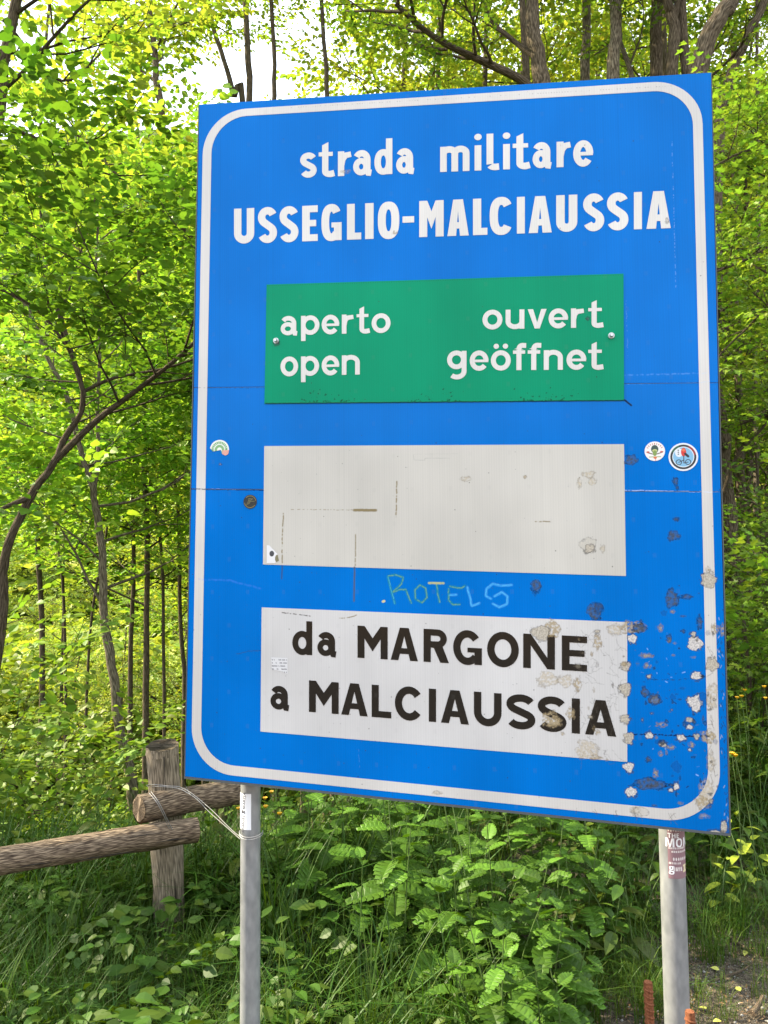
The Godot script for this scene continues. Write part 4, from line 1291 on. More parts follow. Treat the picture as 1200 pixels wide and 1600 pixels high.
	var stake := thing("wooden_stake", "orange-brown wooden stake half hidden behind the foot of the sign", "stake", "", sf)
	log_piece(stake, "wood", [Vector3.ZERO, Vector3(0.0, 0.5, 0), at(890, 1255, 4.4) - sf], 0.05, 0.045, M.wood_red, 14)

func rebar(label: String, top: Vector3, r: float) -> void:
	var foot := Vector3(top.x + 0.01, -0.05, top.z)
	var t := thing("steel_bar", label, "steel bar", "rusty reinforcing bars", foot)
	var st := new_st()
	var h := top - foot
	tube(st, PackedVector3Array([Vector3.ZERO, h * 0.5, h - Vector3(0, 0.002, 0), h]), [r, r, r, r * 0.9], 16, true)
	part("shaft", st, M.rust, t)
	st = new_st()
	var y := h.y - 0.018
	while y > 0.1:   # the slanting ribs of a ribbed bar
		for side in [0.0, PI]:
			var pts := PackedVector3Array()
			for i in 9:
				var a: float = side + 0.25 + (PI - 0.5) * i / 8.0
				var rr := r + 0.0016 * sin(PI * i / 8.0)
				pts.append(Vector3(cos(a) * rr + h.x * (y / h.y), y + 0.008 * (i / 8.0 - 0.5), sin(a) * rr + h.z * (y / h.y)))
			tube(st, pts, [0.0006, 0.0018, 0.0024, 0.0027, 0.0028, 0.0027, 0.0024, 0.0018, 0.0006], 5)
		y -= 0.0155
	part("ribs", st, M.rust, t)

func stick(label: String, line: Array, r: float) -> void:
	var foot: Vector3 = line[0]
	var t := thing("fallen_twig", label, "twig", "twigs on the bare soil")
	t.position = foot
	var local := []
	for p in line:
		local.append(p - foot)
	var pts := smooth_path(local, 5)
	var st := new_st()
	tube(st, pts, ramp(r, r * 0.55, pts.size()), 7, true, 0.3)
	part("wood", st, M.wood_brown, t)

func ground_at(px: float, py: float, lift := 0.0) -> Vector3:
	# where the ray through a spot of the view meets the ground
	var o := cam.position
	var d := (at(px, py, 1.0) - o).normalized()
	var t := 0.5
	for i in 4000:
		var p := o + d * t
		if p.y <= ground(p.x, p.z) + lift:
			return Vector3(p.x, ground(p.x, p.z) + lift, p.z)
		t += 0.01
	return o + d * t

# ------------------------------------------------------------------ the scene
func _ready() -> void:
	cam = Camera3D.new()
	cam.name = "camera"
	cam.transform = Transform3D(Basis(Vector3(0.99996, -0.00871, -0.00054), Vector3(0.00873, 0.99801, 0.06244), Vector3(0.0, -0.06244, 0.99805)), Vector3(0, 1.6, 0))
	cam.fov = 67.3
	cam.near = 0.05
	cam.far = 4000.0
	cam.current = true
	add_child(cam)
	var sky := ProceduralSkyMaterial.new()
	sky.sky_top_color = Color(0.83, 0.87, 0.93)
	sky.sky_horizon_color = Color(0.97, 0.97, 0.98)
	sky.sky_curve = 0.25
	sky.ground_bottom_color = Color(0.25, 0.25, 0.2)
	sky.ground_horizon_color = Color(0.6, 0.62, 0.6)
	sky.sky_energy_multiplier = 1.0
	var env := Environment.new()
	env.background_mode = Environment.BG_SKY
	env.sky = Sky.new()
	env.sky.sky_material = sky
	env.background_energy_multiplier = 1.0
	env.tonemap_mode = Environment.TONE_MAPPER_LINEAR
	env.tonemap_exposure = 3.6
	env.sdfgi_enabled = true
	env.ssao_enabled = true
	env.ssil_enabled = true
	var we := WorldEnvironment.new()
	we.name = "world"
	we.environment = env
	add_child(we)
	var sun := DirectionalLight3D.new()
	sun.name = "sun"
	sun.light_energy = 1.6
	sun.light_color = Color(1.0, 0.94, 0.82)
	sun.light_angular_distance = 0.5
	sun.shadow_enabled = true
	sun.transform = Transform3D(Basis.looking_at(-Vector3(-0.76, 0.64, -0.17), Vector3.UP), Vector3.ZERO)
	add_child(sun)

	terrain_noise.seed = 4
	terrain_noise.frequency = 0.05
	terrain_noise.fractal_octaves = 3
	materials()
	build_ground()
	build_sign()
	build_fence()
	build_verge()
	build_wood()

func materials() -> void:
	make_wear()
	make_film()
	T.film_wave = noise_tex(0.006, 2, Color.BLACK, Color.WHITE, 9, 512, 512, true, 6.0)
	film("blue", lin(0.0, 0.155, 0.56), 0.18, 0.19)
	film("white", lin(0.61, 0.59, 0.56), 0.35)
	film("grey_white", lin(0.55, 0.53, 0.48), 0.4)
	film("panel_white", lin(0.59, 0.58, 0.57), 0.4)
	film("green", lin(0.0, 0.27, 0.135), 0.28, 0.2)
	film("letter_white", lin(0.67, 0.65, 0.61), 0.35)
	film("letter_black", lin(0.006, 0.006, 0.007), 0.07, 0.6)
	mat("tray", lin(0.3, 0.31, 0.32), 0.5).metallic = 0.6
	mat("trim", lin(0.07, 0.08, 0.085), 0.6)
	mat("zinc", lin(0.5, 0.51, 0.52), 0.4).metallic = 0.8
	var pole := mat("pole", lin(0.35, 0.36, 0.365), 0.55)
	pole.metallic = 0.35
	pole.albedo_texture = noise_tex(0.02, 5, Color(0.72, 0.73, 0.74), Color(1, 1, 1), 14, 512, 512)
	pole.uv1_triplanar = true
	pole.uv1_scale = Vector3(3, 1.2, 3)
	pole.roughness_texture = noise_tex(0.03, 4, Color(0.5, 0.5, 0.5), Color(1, 1, 1), 15, 256, 256)
	mat("paper", lin(0.75, 0.76, 0.78), 0.5)
	mat("ink", lin(0.05, 0.05, 0.07), 0.5)
	mat("wire", lin(0.25, 0.25, 0.25), 0.5).metallic = 0.5
	mat("crack", lin(0.02, 0.016, 0.012), 1.0)
	# wood: grain that runs along the log
	for w in [["wood_grey", Color(0.33, 0.3, 0.25), Color(0.64, 0.59, 0.51), 21], ["wood_brown", Color(0.22, 0.18, 0.145), Color(0.6, 0.53, 0.44), 22], ["wood_red", Color(0.3, 0.17, 0.09), Color(0.56, 0.38, 0.22), 23]]:
		var m := mat(w[0], Color.WHITE, 0.9, 0.3)
		m.albedo_texture = noise_tex(0.07, 5, w[1], w[2], w[3], 512, 512)
		m.albedo_texture.color_ramp.set_offset(0, 0.22)
		m.albedo_texture.color_ramp.set_offset(1, 0.8)
		m.uv1_scale = Vector3(1.6, 0.3 if w[0] != "wood_brown" else 0.5, 1)
		m.heightmap_enabled = true
		m.heightmap_scale = 0.3
		m.heightmap_texture = noise_tex(0.08, 4, Color.BLACK, Color.WHITE, w[3] + 40, 512, 512)
	var bark := mat("bark", Color.WHITE, 0.95, 0.2)
	bark.albedo_texture = noise_tex(0.025, 5, Color(0.19, 0.165, 0.13), Color(0.54, 0.49, 0.41), 31, 512, 512)
	bark.uv1_scale = Vector3(2, 0.8, 1)
	bark.heightmap_enabled = true
	bark.heightmap_scale = 0.8
	bark.heightmap_texture = noise_tex(0.06, 4, Color.BLACK, Color.WHITE, 32, 512, 512)
	var pale := mat("bark_pale", Color.WHITE, 0.9, 0.25)
	pale.albedo_texture = noise_tex(0.02, 5, Color(0.2, 0.175, 0.14), Color(0.66, 0.62, 0.53), 33, 512, 512)
	pale.uv1_scale = Vector3(2, 1.2, 1)
	pale.heightmap_enabled = true
	pale.heightmap_scale = 0.5
	pale.heightmap_texture = bark.heightmap_texture
	var lf := mat("leaf", Color.WHITE, 0.5, 0.4)
	lf.vertex_color_use_as_albedo = true
	lf.backlight_enabled = true
	lf.backlight = Color(1.0, 1.0, 0.72)
	var nl := mat("verge_leaf", Color.WHITE, 0.5, 0.35)
	nl.vertex_color_use_as_albedo = true
	nl.backlight_enabled = true
	nl.backlight = Color(0.8, 0.8, 0.3)
	var st := mat("stem", lin(0.07, 0.12, 0.025), 0.6)
	st.backlight_enabled = true
	st.backlight = Color(0.2, 0.3, 0.05)
	var pt := mat("petal", Color.WHITE, 0.3)
	pt.vertex_color_use_as_albedo = true
	var rust := mat("rust", Color.WHITE, 0.95, 0.2)
	rust.albedo_texture = noise_tex(0.06, 4, Color(0.3, 0.18, 0.12), Color(0.58, 0.37, 0.26), 41, 256, 256)
	rust.uv1_triplanar = true
	rust.uv1_scale = Vector3(9, 9, 9)
	var soil := mat("soil", Color.WHITE, 0.95, 0.2)
	soil.vertex_color_use_as_albedo = true
	soil.albedo_texture = noise_tex(0.05, 6, Color(0.45, 0.45, 0.45), Color(1, 1, 1), 51, 1024, 1024)
	soil.uv1_triplanar = true
	soil.uv1_world_triplanar = true
	soil.uv1_scale = Vector3(0.9, 0.9, 0.9)
	soil.heightmap_enabled = true
	soil.heightmap_scale = 1.2
	soil.heightmap_texture = noise_tex(0.12, 4, Color.BLACK, Color.WHITE, 52, 1024, 1024)
	var stone := mat("stone", Color.WHITE, 0.9, 0.3)
	stone.vertex_color_use_as_albedo = true
	mat("litter", lin(0.42, 0.42, 0.08), 0.7)
	mat("rock", lin(0.16, 0.19, 0.22), 1.0)

	var rng := RandomNumberGenerator.new()
	rng.seed = 100
	sprays = {"ovate": [], "lobed": [], "shrub": []}
	for i in 4:
		sprays.ovate.append(spray_mesh(rng, OVATE, 14, 0.36, 0.051, Color(0.3, 0.405, 0.055), 0.5))
		sprays.lobed.append(spray_mesh(rng, LOBED, 13, 0.36, 0.058, Color(0.155, 0.265, 0.032), 0.45))
		sprays.shrub.append(spray_mesh(rng, OVATE, 12, 0.34, 0.06, Color(0.19, 0.29, 0.035), 0.45))
	for i in 6:
		var k: float = [0.6, 0.8, 0.95, 1.15, 1.4, 0.7][i]
		nettle_leaves.append(nettle_leaf_mesh(rng, Color(0.07, 0.15, 0.017) * k))
		broad_leaves.append(broad_leaf_mesh(rng, Color(0.046 + 0.012 * (i % 3), 0.1, 0.012) * k, [0.38, 0.55, 0.48, 0.62, 0.42, 0.5][i]))
		pale_leaves.append(broad_leaf_mesh(rng, Color(0.25, 0.31, 0.035), 0.5))

func build_ground() -> void:
	var st := new_st()
	var xs := []
	var zs := []
	var x := -1.0
	for i in 61:
		var u := (i - 30) / 30.0
		xs.append(signf(u) * (absf(u) * 5.0 + pow(absf(u), 4.0) * 130.0))
	for i in 90:
		var u := i / 89.0
		zs.append(lerpf(20.0, -8.0, u / 0.6) if u < 0.6 else -8.0 - (u - 0.6) / 0.4 * 12.0 - pow((u - 0.6) / 0.4, 3.0) * 110.0)
	for i in zs.size() - 1:
		for j in xs.size() - 1:
			for t in [[[0, 0], [1, 0], [1, 1]], [[0, 0], [1, 1], [0, 1]]]:
				var p := []
				for q in t:
					p.append(on_ground(xs[j + q[0]], zs[i + q[1]]))
				for q in ([0, 1, 2] if (p[2] - p[0]).cross(p[1] - p[0]).y > 0 else [0, 2, 1]):
					var v: Vector3 = p[q]
					st.set_color(ground_color(v))
					st.set_smooth_group(0)
					st.add_vertex(v)
	st.generate_normals()
	var g := part("ground", st, M.soil, self)
	g.set_meta("kind", "structure")
	# the mountain that closes the valley, far off
	st = new_st()
	var n := FastNoiseLite.new()
	n.seed = 8
	n.frequency = 0.004
	n.fractal_octaves = 5
	for i in 46:
		for j in 10:
			for t in [[[0, 0], [1, 0], [1, 1]], [[0, 0], [1, 1], [0, 1]]]:
				var p := []
				for q in t:
					var a: float = lerpf(-1.5, 0.9, (i + q[0]) / 48.0)
					var d: float = 900.0 + (j + q[1]) * 60.0
					var h: float = lerpf(-40.0, 1.0, clampf((j + q[1]) / 7.0, 0, 1)) + (380.0 + 160.0 * smoothstep(0.4, -0.5, a)) * (j + q[1]) / 10.0 * (1.0 + 0.5 * n.get_noise_2d(sin(a) * d, d * cos(a)))
					p.append(Vector3(sin(a) * d, h, -cos(a) * d))
				var nn: Vector3 = (p[2] - p[0]).cross(p[1] - p[0]).normalized()
				tri(st, p[0], p[1], p[2], nn, nn, nn)
	part("mountain", st, M.rock, self).set_meta("kind", "structure")

func ground_color(p: Vector3) -> Color:
	var soil := Color(0.2, 0.165, 0.125)
	var grass := Color(0.13, 0.2, 0.035)
	var k := smoothstep(-3.6, -5.5, p.z)
	if p.z > 9.0:
		return Color(0.23, 0.17, 0.11)
	return soil.lerp(grass, k)

func build_verge() -> void:
	var rng := RandomNumberGenerator.new()
	rng.seed = 21
	rebar("rusty ribbed steel bar standing left of the thick pole", at(1012.5, 1534, 1.9), 0.0108)
	rebar("rusty ribbed steel bar in front of the thick pole, cut lower", at(1078, 1580, 1.72), 0.0105)
	# nettles: the bank of them behind the sign, and the big clump nearer by the bare soil
	var spots := []
	for i in 54:
		spots.append([rng.randf_range(410, 860), rng.randf_range(2.75, 4.6), 0])
	for i in 20:
		spots.append([rng.randf_range(735, 895), rng.randf_range(2.25, 2.9), 1])
	for i in 10:
		spots.append([rng.randf_range(840, 1000), rng.randf_range(3.2, 4.4), 0])
	var no := 0
	for s in spots:
		var p := at(s[0], 800, s[1])
		var foot := on_ground(p.x, p.z)
		var h := rng.randf_range(0.45, 0.8) if s[2] == 0 else rng.randf_range(0.28, 0.52)
		var place := "close behind the thin left pole" if s[0] < 520 else "below the middle of the sign's foot" if s[0] < 700 else "towards the thick right pole" if s[0] < 850 else "behind the bare soil by the thick pole"
		var label := ("tall " if h > 0.68 else "low " if h < 0.55 else "") + "nettle " + place + (", in the back rows" if s[1] > 3.6 else ", in the middle rows" if s[1] > 3.1 else ", in the front row")
		if s[2] == 1:
			label = ("tall" if h > 0.4 else "low") + " large-leaved nettle of the clump by the bare soil, " + ("on its left side" if s[0] < 800 else "in its middle" if s[0] < 865 else "on its soil side") + (", foremost" if s[1] < 2.55 else ", farther back")
		herb("nettle", label, "nettle", "nettles behind the sign" if s[2] == 0 else "nettles by the bare soil", foot, h, rng.randi_range(5, 7), rng.randf_range(0.12, 0.18), nettle_leaves, M.verge_leaf, Vector2(rng.randf_range(-0.1, 0.1), rng.randf_range(-0.05, 0.14)), 1000 + no, 0.2)
		no += 1
	# broad-leaved herbs left of the pole, behind and beside the fence post
	for i in 46:
		var q := Vector2(rng.randf_range(-60, 400), rng.randf_range(2.9, 4.6))
		if q.y < 3.5 and (q.x > 150 or i % 2):
			q.y = rng.randf_range(3.5, 4.8)
		var p := at(q.x, 800, q.y)
		herb("broadleaf_herb", ("tall " if i % 3 == 0 else "low " if i % 3 == 1 else "") + ("broad-leaved herb beyond the fence" if q.y > 3.4 else "broad-leaved herb before the fence") + (", left of the post" if q.x < 210 else ", between fence post and thin pole"), "herb", "broad-leaved herbs by the fence", on_ground(p.x, p.z), [0.48, 0.24, 0.36][i % 3], rng.randi_range(4, 6), rng.randf_range(0.1, 0.16) if q.y > 3.4 else rng.randf_range(0.06, 0.1), broad_leaves, M.verge_leaf, Vector2(rng.randf_range(-0.15, 0.15), rng.randf_range(-0.1, 0.15)), 2000 + i, 0.2)
	# broad dark leaves on the right under the trees
	for i in 26:
		var p := at(rng.randf_range(1110, 1260), 800, rng.randf_range(4.2, 6.2))
		herb("broadleaf_herb", ["tall", "low", "bushy"][i % 3] + " dark pointed-leaved herb right of the sign" + (" against its edge" if p.x < 2.2 else " near the picture's edge"), "herb", "dark herbs under the right-hand trees", on_ground(p.x, p.z), rng.randf_range(0.4, 0.75), rng.randi_range(5, 7), rng.randf_range(0.12, 0.18), broad_leaves, M.verge_leaf, Vector2(rng.randf_range(-0.15, 0.15), rng.randf_range(-0.1, 0.15)), 2100 + i, 0.15)
	for i in 34:
		var p := at(rng.randf_range(900, 1220), 800, rng.randf_range(3.3, 4.5))
		if i > 22:
			p = at(rng.randf_range(880, 990), 800, rng.randf_range(2.95, 3.5))
		herb("broadleaf_herb", ["low", "young", "spreading"][i % 3] + " broad-leaved herb in the grass " + ("left of" if p.x < 1.45 else "right of") + " the thick pole, " + ("at the soil's edge" if p.z > -3.9 else "farther back"), "herb", "herbs behind the thick pole", on_ground(p.x, p.z), rng.randf_range(0.2, 0.45), rng.randi_range(4, 5), rng.randf_range(0.08, 0.14), broad_leaves, M.verge_leaf, Vector2(rng.randf_range(-0.15, 0.15), rng.randf_range(-0.1, 0.15)), 2200 + i, 0.2)
	# pale yellow-green saplings
	var pale := [[1170, 1425, "pale yellow-green sapling beside the bare soil right of the thick pole"], [1128, 1440, "small pale sapling close behind the thick pole at the soil edge"], [905, 1400, "pale yellow-green seedling in front of the wooden stake"], [1195, 1395, "pale sapling at the picture's right edge above the bare soil"]]
	for i in pale.size():
		var g := ground_at(pale[i][0], pale[i][1])
		herb("pale_sapling", pale[i][2], "sapling", "", g, 0.34 if i != 1 else 0.22, 5, 0.1, pale_leaves, M.verge_leaf, Vector2(0.05, 0.1), 2300 + i, 0.35)
	# buttercups
	var heads := [[424, 1240, 3.7, "buttercup just right of the left pole, topmost"], [414, 1250, 3.6, "buttercup close against the left pole below the topmost"], [415, 1263, 3.5, "buttercup against the left pole, third from the top"], [437, 1274, 3.5, "buttercup right of the left pole, lowest and brightest"], [373, 1266, 3.6, "buttercup peeping out left of the left pole"],
		[1159, 1090, 4.2, "buttercup beside the sign's right edge, in a pair"], [1152, 1092, 4.3, "smaller buttercup of the pair beside the sign's right edge"], [1194, 1075, 4.4, "buttercup at the right edge of the picture, upper"], [1196, 1093, 4.3, "buttercup at the right edge of the picture, lower"], [1164, 1080, 4.6, "buttercup above the pair beside the sign"], [1144, 1180, 3.4, "orange-yellow buttercup low beside the sign's right edge"], [1149, 1183, 3.4, "orange-yellow buttercup touching another beside the sign's right edge"]]
	for i in heads.size():
		buttercup(heads[i][3], at(heads[i][0], heads[i][1], heads[i][2]), 2400 + i)
	# grass
	var tufts := []
	for i in 3:
		tufts.append(grass_tuft(rng, 14, [0.42, 0.3, 0.55][i], [0.006, 0.005, 0.0075][i], [Color(0.055, 0.115, 0.014), Color(0.07, 0.125, 0.016), Color(0.046, 0.1, 0.012)][i], 0.05))
	var xf := [[], [], []]
	var put := func(x, z, s, k):
		xf[k].append(Transform3D(Basis(Vector3.UP, rng.randf() * TAU).scaled(Vector3(s, s * rng.randf_range(0.8, 1.2), s)), on_ground(x, z)))
	for i in 1900:   # the left, round the fence
		var p := at(rng.randf_range(-160, 420), 800, rng.randf_range(2.25, 5.0))
		var low := 0.8 if p.z > -3.4 else 1.0
		if p.z > -3.35 and absf(p.x + 0.86) < 0.34:
			low = 0.55
		put.call(p.x, p.z, rng.randf_range(0.65, 1.1) * low, rng.randi() % 3)
	for i in 300:   # between the poles
		var p := at(rng.randf_range(410, 790), 800, rng.randf_range(2.3, 4.4))
		put.call(p.x, p.z, rng.randf_range(0.6, 1.15), rng.randi() % 3)
	for i in 300:   # right of the clump and behind the soil
		var dd := rng.randf_range(3.3, 5.4)
		var p := at(rng.randf_range(900, 1300), 800, dd)
		put.call(p.x, p.z, rng.randf_range(0.4, 0.75) + 0.2 * (dd - 3.3), rng.randi() % 3)
	for i in 150:   # tufts that close in on the thick pole from behind
		var p := at(rng.randf_range(880, 1035), 800, rng.randf_range(2.75, 3.5))
		put.call(p.x, p.z, rng.randf_range(0.3, 0.7), rng.randi() % 2)
	for i in 120:
		var p := at(rng.randf_range(1080, 1300), 800, rng.randf_range(3.15, 3.7))
		put.call(p.x, p.z, rng.randf_range(0.3, 0.65), rng.randi() % 2)
	for i in 70:    # thin grass in the soil
		var p := at(rng.randf_range(930, 1240), 800, rng.randf_range(2.7, 3.5))
		put.call(p.x, p.z, rng.randf_range(0.25, 0.5), 1)
	for i in 1700:  # the slope and the wood floor
		var p := at(rng.randf_range(-200, 1400), 800, 4.5 + pow(rng.randf(), 1.5) * 15.0)
		put.call(p.x, p.z, rng.randf_range(0.7, 1.6), rng.randi() % 3)
	for k in 3:
		var o := scatter("grass", tufts[k], M.verge_leaf, xf[k], self)
		tag(o, ["long green grass growing round the fence and under the sign", "shorter fine grass growing at the edge of the bare soil", "tall broad-bladed grass in the verge and the wood"][k], "grass")
	# low cover: small leaves close to the ground
	var cover := spray_mesh(rng, OVATE, 12, 0.22, 0.042, Color(0.048, 0.098, 0.013), 0.6)
	var cx := []
	for i in 3600:
		var p := at(rng.randf_range(-200, 1400), 800, 2.25 + pow(rng.randf(), 1.6) * 9.0)
		if (p.z > -3.6 and p.x > 0.55) or (p.z > -3.3 and p.x < -0.5 and i % 3) or (p.z > -4.4 and p.x > -0.45 and i % 3):
			continue
		var y := (Vector3.UP + Vector3(rng.randf_range(-0.4, 0.4), 0, rng.randf_range(-0.4, 0.4))).normalized()
		var a := rng.randf() * TAU
		var xx := Vector3(cos(a), rng.randf_range(0.0, 0.5), sin(a))
		xx = (xx - y * xx.dot(y)).normalized()
		cx.append(Transform3D(Basis(xx, y, xx.cross(y)) * Basis.from_scale(Vector3.ONE * rng.randf_range(0.7, 1.5)), on_ground(p.x, p.z) + Vector3.UP * rng.randf_range(0.02, 0.28)))
	tag(scatter("undergrowth", cover, M.verge_leaf, cx, self), "low leafy undergrowth covering the ground behind the sign", "undergrowth")
	# bare soil: gravel, bits of wood, dropped leaves
	var peb := new_st()
	for i in 10:
		for j in 6:
			var pp := []
			for q in [[0, 0], [1, 0], [1, 1], [0, 1]]:
				var a: float = TAU * ((i + q[0]) % 10) / 10.0
				var b: float = PI * (j + q[1]) / 6.0
				var v := Vector3(sin(b) * cos(a), cos(b) * 0.62, sin(b) * sin(a) * 0.8)
				pp.append(v * (1.0 + 0.25 * terrain_noise.get_noise_3d(v.x * 30, v.y * 30, v.z * 30)))
			for t in [[0, 1, 2], [0, 2, 3]]:
				var nn: Vector3 = (pp[t[0]] + pp[t[1]] + pp[t[2]]).normalized()
				tri(peb, pp[t[0]], pp[t[1]], pp[t[2]], nn, nn, nn)
	var px := []
	var pc := PackedColorArray()
	for i in 5000:
		var p := at(rng.randf_range(880, 1300), 800, rng.randf_range(1.8, 3.7))
		var s := 0.0014 + 0.006 * pow(rng.randf(), 6.0)
		px.append(Transform3D(Basis.from_euler(Vector3(rng.randf() * 0.6, rng.randf() * TAU, 0)) * Basis.from_scale(Vector3.ONE * s), on_ground(p.x, p.z) + Vector3.UP * s * 0.3))
		var g := rng.randf_range(0.1, 0.3)
		pc.append(Color(g * 1.04, g, g * 0.92))
	tag(scatter("gravel", peb.commit(), M.stone, px, self, pc), "grey gravel strewn over the bare soil by the thick pole", "gravel")
	var chip := new_st()
	chip.set_color(Color(1, 1, 1))
	leaf(chip, Vector3.ZERO, Vector3.RIGHT, Vector3.UP, 1.0, 0.3, OVATE, 0.3, 0.2, Color.WHITE)
	var lx := []
	var lc := PackedColorArray()
	for i in 1500:
		var p := at(rng.randf_range(890, 1300), 800, rng.randf_range(2.3, 3.9))
		var s := rng.randf_range(0.008, 0.026)
		lx.append(Transform3D(Basis.from_euler(Vector3(rng.randf_range(-0.5, 0.5), rng.randf() * TAU, rng.randf_range(-0.5, 0.5))) * Basis.from_scale(Vector3.ONE * s), on_ground(p.x, p.z) + Vector3.UP * 0.006))
		lc.append([Color(0.17, 0.1, 0.05), Color(0.25, 0.17, 0.09), Color(0.1, 0.065, 0.04)][i % 3])
	tag(scatter("litter", chip.commit(), M.stone, lx, self, lc), "brown leaf litter on the soil under the plants", "leaf litter")
	stick("long crooked twig lying across the bare soil right of the thick pole", [ground_at(1115, 1533, 0.01), ground_at(1140, 1525, 0.012), ground_at(1163, 1515, 0.014), ground_at(1185, 1497, 0.02)], 0.005)
	stick("straight brown twig at the far edge of the bare soil", [ground_at(1117, 1455, 0.012), ground_at(1140, 1466, 0.012), ground_at(1170, 1485, 0.012)], 0.007)
	stick("short thick broken twig on the gravel at the lower right", [ground_at(1176, 1585, 0.015), ground_at(1186, 1570, 0.02), ground_at(1192, 1558, 0.03)], 0.011)
	var spots2 := [[1124, 1516, "beside the crooked twig"], [1157, 1549, "in the sunny gravel patch"], [1105, 1577, "just right of the thick pole"], [1127, 1597, "at the bottom edge of the picture"], [1008, 1520, "behind the left steel bar"], [1166, 1487, "between the two long twigs"]]
	for i in spots2.size():
		var st := new_st()
		leaf(st, Vector3.ZERO, Vector3.RIGHT, Vector3.UP, 0.032, 0.022, OVATE, 0.25, 0.2, Color.WHITE)
		var g := ground_at(spots2[i][0], spots2[i][1], 0.008)
		var o := part("fallen_leaf", st, M.litter, self)
		o.position = g
		o.rotation = Vector3(rng.randf_range(-0.3, 0.3), rng.randf() * TAU, rng.randf_range(-0.3, 0.3))
		tag(o, "small yellow leaf fallen on bare soil " + spots2[i][2], "fallen leaf", "yellow leaves on the bare soil")

func foot_of(px: float, d: float) -> Vector3:
	var p := at(px, 800, d)
	return on_ground(p.x, p.z) - Vector3(0, 0.15, 0)

# a trunk line: foot on the ground, then spots of the view at that depth, then on upwards
func line_of(foot_px: float, d: float, spots: Array, rise: Vector3) -> Array:
	var out := [foot_of(foot_px, d)]
	for s in spots:
		out.append(at(s[0], s[1], s[2] if s.size() > 2 else d))
	out.append(out[out.size() - 1] + rise)
	return out

